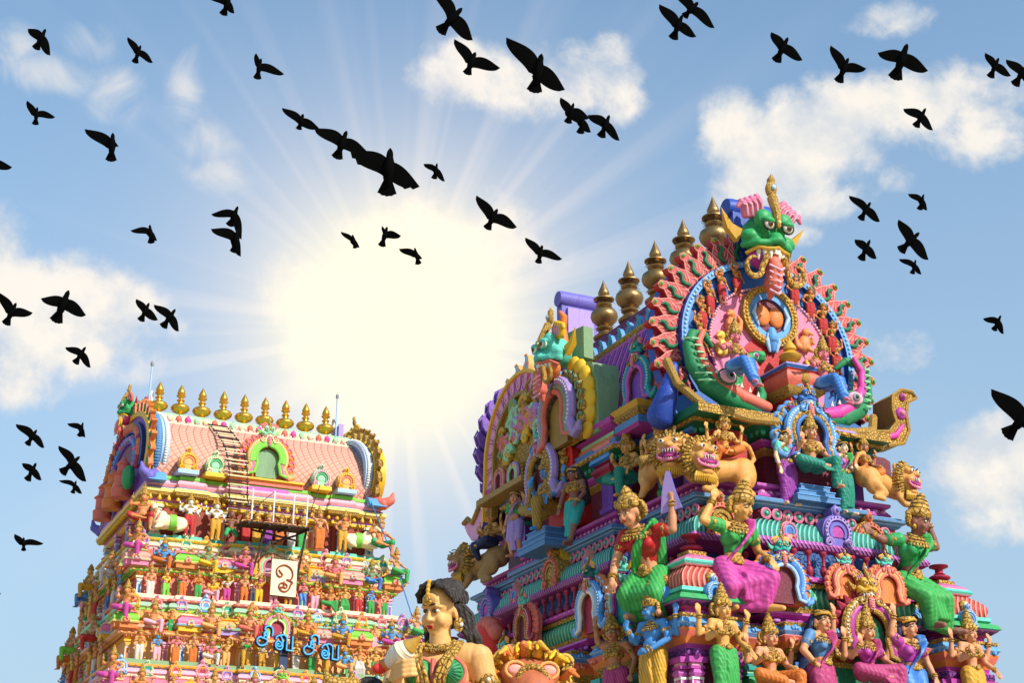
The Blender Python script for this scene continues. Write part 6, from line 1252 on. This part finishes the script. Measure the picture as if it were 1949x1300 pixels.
for s in (-1, 1):
    e = G(); e.ell((s*.2, -.435, .14), (.09, .025, .06), 'coral pale', 16, 10); e.tube([(s*.2+.115*cos(t), -.43, .14+.095*sin(t)) for t in [i*.45 for i in range(14)]],   .018, 'orange pale', 6, closed=True)
    g = G(); g.app(e, up13); ob('eye', g, r)
m = G()
for k in range(110):
    a = rnd.uniform(-1.35, 1.35); q = Vector((.42*sin(a), rnd.uniform(-.3, .15), .36*cos(a)+.01)); m.chain([q, q*1.16+Vector((rnd.uniform(-.05, .05), -.03, .04)), q*1.22+Vector((rnd.uniform(-.1, .1), -.12, -.05))], [.055, .045, .015], rnd.choice(('yellow', 'gold plain', 'ochre', 'orange')), 6)
g = G(); g.app(m, up13); ob('mane', g, r)
m = G()
for k in range(16): m.ell((.16*sin(k*.39), -.5+.06*cos(k*.39), .02+.16*cos(k*.39)), .045, 'gold', 7, 5)
m.ell((0, -.47, .02), (.1, .06, .1), 'gold plain', 12, 8)
for s in (-1, 1):
    for k in range(7): spiral(m, s*(.36+.02*k), -.1+.07*k, .09, -.3+.05*k, 'gold plain', s, 1.4, .4)
for cx, cz, rr in ((-.02, -.34, .2), (.46, -.2, .15)):
    m.lathe([(.05, .0), (rr, .0), (rr*1.02, .05), (rr*.7, .08), (rr*.6, .05), (rr*.3, .09), (.02, .12)], 'gold plain', 20, (cx, -.62 if cx < .1 else -.35, cz), (.1, -1, .2))
    for i in range(18): a = 2*pi*i/18; m.ell((cx+rr*cos(a), (-.65 if cx < .1 else -.38), cz+rr*sin(a)), .05, 'gold', 7, 5)
g = G(); g.app(m, up13); ob('rosettes', g, r)
p = onD(664, 1326, 14.4)
r = thing('child_statue', p-Vector((0, 0, .9)), 'top of a statue with dark hair and gold winged crest below the conch', 'statue', 0, None, 1.)
b = G(); b.ell((.2, 0, .9), (.17, .18, .17), 'hair', 16, 10); 
for k in range(10): b.tube([(.2+.17*sin(a)*cos(k*.35-1.5), .17*sin(a)*sin(k*.35-1.5), .9+.175*cos(a)) for a in [-1.5+.3*i for i in range(11)]], .02, 'hair', 6)
b.ell((.2, 0, .72), (.13, .14, .16), 'skin warm', 14, 10); b.chain([(.2, 0, .6), (.2, .05, .2), (.2, .05, -.4)], [.08, .25, .3], 'skin warm', 12); ob('body', b, r)
w = G()
for s, L in ((-1, 1.), (-.3, .8)): w.chain([(.1, 0, .85), (.1+.12*s, -.02, .98), (.1+.3*s*L, -.02, 1.0), (.1+.34*s*L, 0, 1.12)], [.05, .08, .07, .015], 'gold', 10)
ob('gold_crest', w, r)
# the parapet they stand on, below the picture
q = FP-Vector((0, 0, 1.1*FS))
g = G(); g.box((q.x+.3, q.y+.8, q.z/2), (4.5, 3.0, q.z), 'masonry'); g.box((q.x+.3, q.y+.8, q.z-.12), (4.8, 3.3, .16), 'coral'); ob('parapet_wall', g, None, label='plain parapet wall carrying the foreground statues', cat='wall')
# ================================================================== birds
def bird(label, hd, tl, w1, w2, dist, glow=False):
    """crow on the wing; the four measured tips fix its heading and how far each wing is raised or folded"""
    c = ((hd[0]+tl[0])/2, (hd[1]+tl[1])/2); C0 = onD(c[0], c[1], dist); dep = (C0-CAM).dot(CF); k = dep/FPX
    V = lambda p, o=0.: CR*((p[0]-c[0])*k)-CU*((p[1]-c[1])*k)+CF*o
    H, T, A, B = V(hd), V(tl), V(w1), V(w2); ax = (H-T).normalized(); L = (H-T).length; nrm = -CF
    side = ax.cross(nrm).normalized()
    g = G(); S = max(L, .55*((A-B).length))
    # body
    o = T.lerp(H, .5)
    P = [T.lerp(H, t) for t in (.22, .36, .52, .68, .8, .9, .95, 1.)]
    g.tube(P, [S*.05, S*.1, S*.125, S*.115, S*.075, S*.066, S*.045, S*.006], 'bird black', 10)
    # fanned tail
    n = 9; vs = []; base = T.lerp(H, .4); tw = L*.2; big = (A-B).length > .9*L*1.2
    for i in range(n):
        q = (i/(n-1)-.5)*2; vs.append(T+side*(q*tw)+ax*(L*(.07*q*q+(.015 if i % 2 else 0))))
    rr = [base-side*L*.06, base+side*L*.06]; th = nrm*(S*.012)
    m = [p+th*.5 for p in vs]+[p-th*.5 for p in vs]; b0 = [rr[0]+th, rr[1]+th, rr[0]-th, rr[1]-th]
    g.add(m+b0, [tuple([2*n]+list(range(n))+[2*n+1]), tuple(reversed([2*n+2]+list(range(n, 2*n))+[2*n+3]))]+[(i, n+i, n+i+1, i+1) for i in range(n-1)]+[(2*n, 2*n+2, n, 0), (n-1, 2*n-1, 2*n+3, 2*n+1)], 'bird black')
    # wings: arm and wrist arched forward, flight feathers tapering to the tip
    for W, sg in ((A, -1), (B, 1)):
        sh = T.lerp(H, .72); d = W-sh; Lw = d.length; dn = d.normalized(); c_ = abs(dn.dot(ax))
        pb = -ax+dn*dn.dot(ax); pb = pb.normalized() if pb.length > .25 else side*sg*-1
        lift = rnd.uniform(-.2, .3)*Lw; bow = Lw*(.2-.1*c_)*rnd.uniform(.85, 1.15); ch = min(S*.36, Lw*.5)*rnd.uniform(.9, 1.1)
        N = 13; le = []; te = []
        for i in range(N):
            t = i/(N-1); f = sin(pi*min(1, t**.8))*(1-.35*t)
            p = sh+d*t-pb*(bow*f)+nrm*(lift*t*t); w_ = ch*(1-t**2.4)**.62*(.92+.16*sin(pi*t))+S*.012
            if i > 8 and S*FPX/dep > 85: w_ *= (1.12 if i % 2 else .82)
            le.append(p); te.append(p+pb*w_)
        te[0] = T.lerp(H, .42)
        th = nrm*(S*.016); q4 = []
        for i in range(N): k_ = 1-.7*i/(N-1); q4 += [le[i]+th*k_, le[i].lerp(te[i], .4)+th*k_*1.5, te[i]+th*.25, te[i]-th*.25, le[i].lerp(te[i], .4)-th*k_*.8, le[i]-th*k_]
        fs = [(i*6+j, i*6+(j+1) % 6, i*6+6+(j+1) % 6, i*6+6+j) for i in range(N-1) for j in range(6)]+[(5, 4, 3, 2, 1, 0), tuple(6*(N-1)+j for j in range(6))]
        g.add(q4, fs, 'bird black')
    return ob('crow', g, None, C0, 0, label, 'bird', 'black birds in flight')
BIRDS = [
 ('small bird near the top left corner, wings bent down', (87, 54), (67, 94), (52, 53), (98, 106)),
 ('slim bird gliding between the two wisps of cloud at upper left', (268, 85), (256, 120), (245, 71), (293, 120)),
 ('bird cut by the top edge left of centre', (439, -12), (424, 29), (390, -12), (446, 24)),
 ('slim bird with raised wing at the left, below the top left bird', (71, 203), (67, 238), (52, 191), (107, 223)),
 ('stout bird with one ragged wing spread, left side of the sky', (215, 252), (211, 308), (163, 246), (226, 278)),
 ('wing tip of a bird cut by the left edge high up', (-22, 298), (-34, 332), (-66, 300), (24, 318)),
 ('bird with a short upright wing in open blue sky above the sun', (497, 110), (489, 151), (488, 101), (540, 139)),
 ('smallest of the three birds strung in a line above the sun', (577, 216), (568, 247), (538, 206), (608, 244)),
 ('middle bird of the three strung in a line above the sun', (660, 248), (640, 303), (600, 245), (700, 289)),
 ('largest bird with spread finger feathers, end of the line above the sun', (743, 281), (736, 374), (668, 288), (799, 355)),
 ('small bird with bent wings right of the large bird above the sun', (832, 310), (826, 341), (806, 311), (847, 345)),
 ('bird with long narrow wings right of the sun cloud', (947, 397), (926, 437), (907, 372), (984, 432)),
 ('bird with curved narrow wings, lower of the two right of the sun', (1032, 466), (1024, 502), (1000, 452), (1070, 493)),
 ('bird with one looped wing just above the sun glow', (737, 431), (726, 470), (728, 430), (764, 449)),
 ('tiny bird with folded right wing nearest the sun glow', (789, 471), (797, 504), (759, 473), (804, 492)),
 ('thin bird diving at the left rim of the sun glow', (671, 446), (677, 473), (649, 441), (685, 471)),
 ('large bird cut by the top edge beside the upper cloud', (880, 14), (835, 62), (826, -24), (900, 76)),
 ('bird with pointed wings against the left of the upper cloud', (905, 98), (888, 142), (865, 73), (952, 131)),
 ('biggest bird with broad blunt wings across the upper cloud', (1031, 101), (1016, 177), (964, 70), (1075, 172)),
 ('left bird of the overlapping pair under the upper cloud', (1092, 195), (1080, 235), (1067, 185), (1122, 224)),
 ('bird hidden in the middle of the cluster under the upper cloud', (1111, 214), (1104, 255), (1075, 212), (1125, 251)),
 ('right bird of the cluster under the upper cloud, wings arched', (1160, 218), (1143, 262), (1119, 218), (1180, 266)),
 ('lower bird of the overlapping pair at the top edge right of centre', (1299, 27), (1280, 75), (1255, 7), (1324, 71)),
 ('upper bird of the overlapping pair cut by the top edge', (1329, 3), (1301, 32), (1286, -16), (1359, 54)),
 ('bird above the big right cloud with its tail fanned', (1500, 70), (1476, 118), (1469, 59), (1529, 112)),
 ('bird with long upright left wing above the big right cloud', (1615, 109), (1595, 157), (1581, 86), (1647, 131)),
 ('broad winged bird over the upper part of the big right cloud', (1727, 82), (1702, 152), (1670, 100), (1765, 135)),
 ('bird with arched wings in front of the big right cloud', (1762, 205), (1742, 242), (1720, 206), (1773, 249)),
 ('left bird of the pair touching wings at the right edge', (1901, 109), (1884, 148), (1873, 101), (1922, 145)),
 ('right bird of the touching pair, cut by the right edge', (1957, 120), (1930, 163), (1912, 114), (1972, 172)),
 ('long winged bird upper left of the flock over the near tower', (1657, 384), (1637, 419), (1616, 372), (1676, 421)),
 ('small bird with folded wing topmost of the flock over the near tower', (1758, 369), (1750, 400), (1727, 369), (1765, 400)),
 ('large dark bird in the middle of the flock over the near tower', (1750, 442), (1712, 479), (1709, 418), (1764, 495)),
 ('bird with a gap in its wing lower left of the flock over the near tower', (1656, 456), (1638, 496), (1625, 456), (1669, 492)),
 ('small bird below the large one in the flock over the near tower', (1743, 494), (1736, 522), (1710, 493), (1754, 522)),
 ('lone small bird at the right between the flock and the near tower', (1905, 600), (1891, 630), (1871, 606), (1911, 636)),
 ('largest bird at the right edge above the low cloud', (1972, 775), (1912, 832), (1883, 740), (1992, 842)),
 ('small folded bird left of the sun, above the left cloud', (285, 427), (288, 464), (251, 439), (300, 458)),
 ('upper of the two stacked birds left of the sun', (453, 392), (436, 431), (401, 407), (461, 456)),
 ('lower of the two stacked birds left of the sun', (453, 434), (446, 482), (403, 436), (458, 488)),
 ('left bird of the pair over the right tip of the left cloud', (284, 576), (267, 612), (260, 569), (300, 609)),
 ('right bird of the pair over the right tip of the left cloud', (334, 588), (309, 624), (295, 580), (341, 631)),
 ('bird cut by the left edge in front of the left cloud', (31, 576), (10, 619), (2, 557), (61, 595)),
 ('broad winged bird in front of the left cloud', (131, 552), (105, 615), (81, 568), (166, 600)),
 ('bird with arched wings below the left cloud', (163, 660), (142, 693), (125, 661), (172, 700)),
 ('long winged bird uppermost left of the flock beside the far tower', (70, 818), (51, 848), (33, 807), (87, 852)),
 ('small folded bird upper right of the flock beside the far tower', (158, 804), (151, 832), (130, 806), (162, 833)),
 ('bird with a notched wing lower left of the flock beside the far tower', (69, 881), (51, 916), (41, 882), (80, 914)),
 ('large bird with finger feathers in the flock beside the far tower', (152, 869), (116, 902), (114, 848), (164, 917)),
 ('small bird below the large one in the flock beside the far tower', (145, 915), (138, 940), (115, 914), (156, 940)),
 ('slim bird lowest beside the far tower', (45, 1023), (45, 1050), (27, 1017), (82, 1035)),
 ('wing tip of a bird cut by the left edge near the bottom', (-22, 1098), (-30, 1136), (-60, 1088), (5, 1130)),
]
for b_ in BIRDS:
    span = max(hypot(b_[3][0]-b_[4][0], b_[3][1]-b_[4][1]), 1.6*hypot(b_[1][0]-b_[2][0], b_[1][1]-b_[2][1]))
    bird(b_[0], *b_[1:], max(17., min(60., .95*FPX/span*.95)))
# ================================================================== ground, sky, light
gr = G(); gr.add([(-3000, -3000, 0), (3000, -3000, 0), (3000, 3000, 0), (-3000, 3000, 0)], [(0, 1, 2, 3)], 'courtyard'); ob('ground', gr, kind='structure')
w = bpy.data.worlds.new('World'); scene.world = w; w.use_nodes = True; nt = w.node_tree; t = NT(nt); bg = nt.nodes['Background']
SKY_R, SKY_G, SKY_B = .142, .16, .152
SUN = Vector((.42, -1., .80)).normalized()
sky = t.n('ShaderNodeTexSky'); sky.sky_type = 'NISHITA'; sky.sun_disc = False; sky.sun_elevation = math.asin(SUN.z); sky.sun_rotation = atan2(SUN.x, SUN.y)
sky.air_density = 1.0; sky.dust_density = .25; sky.ozone_density = 2.0
tc = t.n('ShaderNodeTexCoord').outputs['Generated']
nv = t.n('ShaderNodeVectorMath', operation='NORMALIZE', i_0=tc).outputs[0]
sp = t.n('ShaderNodeSeparateXYZ', i_Vector=nv)
az = t.m('ARCTAN2', sp.outputs[0], sp.outputs[1]); el = t.m('ARCSINE', sp.outputs[2])
nz = t.n('ShaderNodeTexNoise', i_Vector=nv, i_Scale=14., i_Detail=10., i_Roughness=.6, i_Distortion=.15).outputs[0]
nz2 = t.n('ShaderNodeTexNoise', i_Vector=nv, i_Scale=42., i_Detail=6., i_Roughness=.6).outputs[0]
def azel(px, py): d = ray(px, py).normalized(); return atan2(d.x, d.y), math.asin(d.z)
CL = [(985, 145, 165, 75, 1), (1090, 150, 120, 80, 1), (1170, 190, 60, 50, .8), (880, 130, 70, 55, .9), (1690, 40, 90, 36, .8), (1530, 275, 165, 90, .95), (1640, 215, 140, 75, .95), (1760, 190, 170, 65, .95), (1870, 240, 100, 85, .85), (1500, 340, 130, 90, .9), (1400, 230, 60, 60, .7), (1570, 380, 100, 40, .8), (1930, 165, 70, 60, .8),
      (50, 560, 240, 110, 1.), (0, 470, 80, 80, .95), (200, 575, 115, 65, .9), (90, 650, 170, 60, .75), (1890, 900, 130, 85, 1.05), (1930, 850, 60, 60, .9), (860, 470, 190, 95, .9), (720, 600, 220, 110, .85), (1680, 665, 70, 40, .5), (1505, 445, 50, 25, .6), (1710, 340, 40, 30, .6), (30, 720, 60, 50, .5), (1950, 960, 160, 60, .55)]
den = 0.
for px, py, rx, ry, s in CL:
    a0, e0 = azel(px, py); ra = rx/FPX/cos(e0)*1.15; re = ry/FPX*1.15
    dx = t.m('MULTIPLY', t.m('SUBTRACT', az, a0), 1/ra); dy = t.m('MULTIPLY', t.m('SUBTRACT', el, e0), 1/re)
    v = t.m('MULTIPLY', t.m('SUBTRACT', 1., t.m('ADD', t.m('MULTIPLY', dx, dx), t.m('MULTIPLY', dy, dy))), s)
    den = v if isinstance(den, float) else t.m('SMOOTH_MAX', den, v, .25)
den = t.m('ADD', t.m('MAXIMUM', den, -1.), t.m('ADD', t.m('MULTIPLY', t.m('SUBTRACT', nz, .5), 3.2), t.m('MULTIPLY', t.m('SUBTRACT', nz2, .5), .9)))
cov = t.n('ShaderNodeMapRange', interpolation_type='SMOOTHSTEP', i_0=den, i_1=-.15, i_2=.7, i_3=0., i_4=1.).outputs[0]
thick = t.n('ShaderNodeMapRange', interpolation_type='SMOOTHSTEP', i_0=den, i_1=.1, i_2=.95, i_3=0., i_4=1.).outputs[0]
haze = t.n('ShaderNodeMapRange', i_0=el, i_1=.62, i_2=.12, i_3=.1, i_4=.85).outputs[0]
K = SKYK = 1.0
skyc = t.mix(1., sky.outputs[0], (SKY_R, SKY_G, SKY_B, 1), 'MULTIPLY')
skyc = t.mix(haze, skyc, (.28, .365, .455, 1))
up2 = t.n('ShaderNodeVectorMath', operation='ADD', i_0=nv, i_1=(.006, -.004, .022)).outputs[0]
nzu = t.n('ShaderNodeTexNoise', i_Vector=up2, i_Scale=14., i_Detail=9., i_Roughness=.56, i_Distortion=.15).outputs[0]
sh = t.m('ADD', t.m('MULTIPLY', t.m('SUBTRACT', nz, nzu), 4.5), .62, clamp=True)
cloud = t.mix(t.m('MULTIPLY', sh, t.m('ADD', t.m('MULTIPLY', thick, .5), .5)), (.47, .50, .535, 1), (.71, .66, .585, 1))
wd = 0.
for px, py, rx, ry in ((170, 75, 70, 55), (230, 190, 80, 80), (90, 140, 120, 50), (390, 270, 80, 60), (345, 180, 50, 110), (30, 80, 60, 60), (420, 330, 90, 50)):
    a0, e0 = azel(px, py); ra = rx/FPX/cos(e0)*1.15; re = ry/FPX*1.15
    dx = t.m('MULTIPLY', t.m('SUBTRACT', az, a0), 1/ra); dy = t.m('MULTIPLY', t.m('SUBTRACT', el, e0), 1/re)
    v = t.m('EXPONENT', t.m('MULTIPLY', t.m('ADD', t.m('MULTIPLY', dx, dx), t.m('MULTIPLY', dy, dy)), -1.))
    wd = v if isinstance(wd, float) else t.m('MAXIMUM', wd, v)
nz3 = t.n('ShaderNodeTexNoise', i_Vector=nv, i_Scale=24., i_Detail=8., i_Roughness=.55, i_Distortion=1.2).outputs[0]
wsp = t.n('ShaderNodeMapRange', interpolation_type='SMOOTHSTEP', i_0=t.m('MULTIPLY', wd, t.m('ADD', nz3, .1)), i_1=.32, i_2=.8, i_3=0., i_4=.7).outputs[0]
cov = t.m('MAXIMUM', t.m('MULTIPLY', cov, .92), wsp)
c = t.mix(cov, skyc, cloud)
# the bright hazy sun behind thin cloud
sd = ray(760, 625).normalized(); dt = t.n('ShaderNodeVectorMath', operation='DOT_PRODUCT', i_0=nv, i_1=sd).outputs['Value']
ang = t.m('ARCCOSINE', t.m('MINIMUM', dt, .99999))
# crepuscular streaks round it
sx = Vector((sd.y, -sd.x, 0)).normalized(); sy = sx.cross(sd)
ph = t.m('ARCTAN2', t.n('ShaderNodeVectorMath', operation='DOT_PRODUCT', i_0=nv, i_1=sy).outputs['Value'], t.n('ShaderNodeVectorMath', operation='DOT_PRODUCT', i_0=nv, i_1=sx).outputs['Value'])
cv = t.n('ShaderNodeCombineXYZ', i_0=t.m('COSINE', ph), i_1=t.m('SINE', ph), i_2=0.)
st = t.n('ShaderNodeTexNoise', i_Vector=cv, i_Scale=6., i_Detail=2., i_Roughness=.6).outputs[0]
st = t.n('ShaderNodeMapRange', interpolation_type='SMOOTHSTEP', i_0=st, i_1=.47, i_2=.62, i_3=.0, i_4=1.).outputs[0]
wide = t.m('EXPONENT', t.m('MULTIPLY', t.m('POWER', t.m('DIVIDE', ang, .125), 2.), -1.))
streak = t.m('MULTIPLY', st, t.m('EXPONENT', t.m('MULTIPLY', t.m('POWER', t.m('DIVIDE', ang, .18), 2.), -1.)))
core = t.m('EXPONENT', t.m('MULTIPLY', t.m('POWER', t.m('DIVIDE', ang, .072), 2.2), -1.))
c = t.mix(t.m('MULTIPLY', wide, .66), c, (.76, .655, .59, 1))
c = t.mix(t.m('MULTIPLY', streak, .33), c, (.74, .66, .62, 1))
c = t.mix(core, c, (.95, .86, .56, 1))
nt.links.new(c, bg.inputs['Color']); bg.inputs['Strength'].default_value = 1.0
sl = bpy.data.lights.new('sun', 'SUN'); sl.energy = 3.65; sl.angle = radians(.55); sl.color = (1., .95, .86)
so = bpy.data.objects.new('sun', sl); COL.objects.link(so); so.rotation_euler = (-SUN).to_track_quat('-Z', 'Y').to_euler(); so.location = (30, -40, 60)
vs = scene.view_settings; vs.view_transform = 'Standard'; vs.look = 'None'; vs.exposure = .56; vs.gamma = 1.
scene.render.engine = 'CYCLES'; scene.cycles.max_bounces = 5; scene.cycles.use_denoising = True
bpy.data.scenes.remove(TMP)
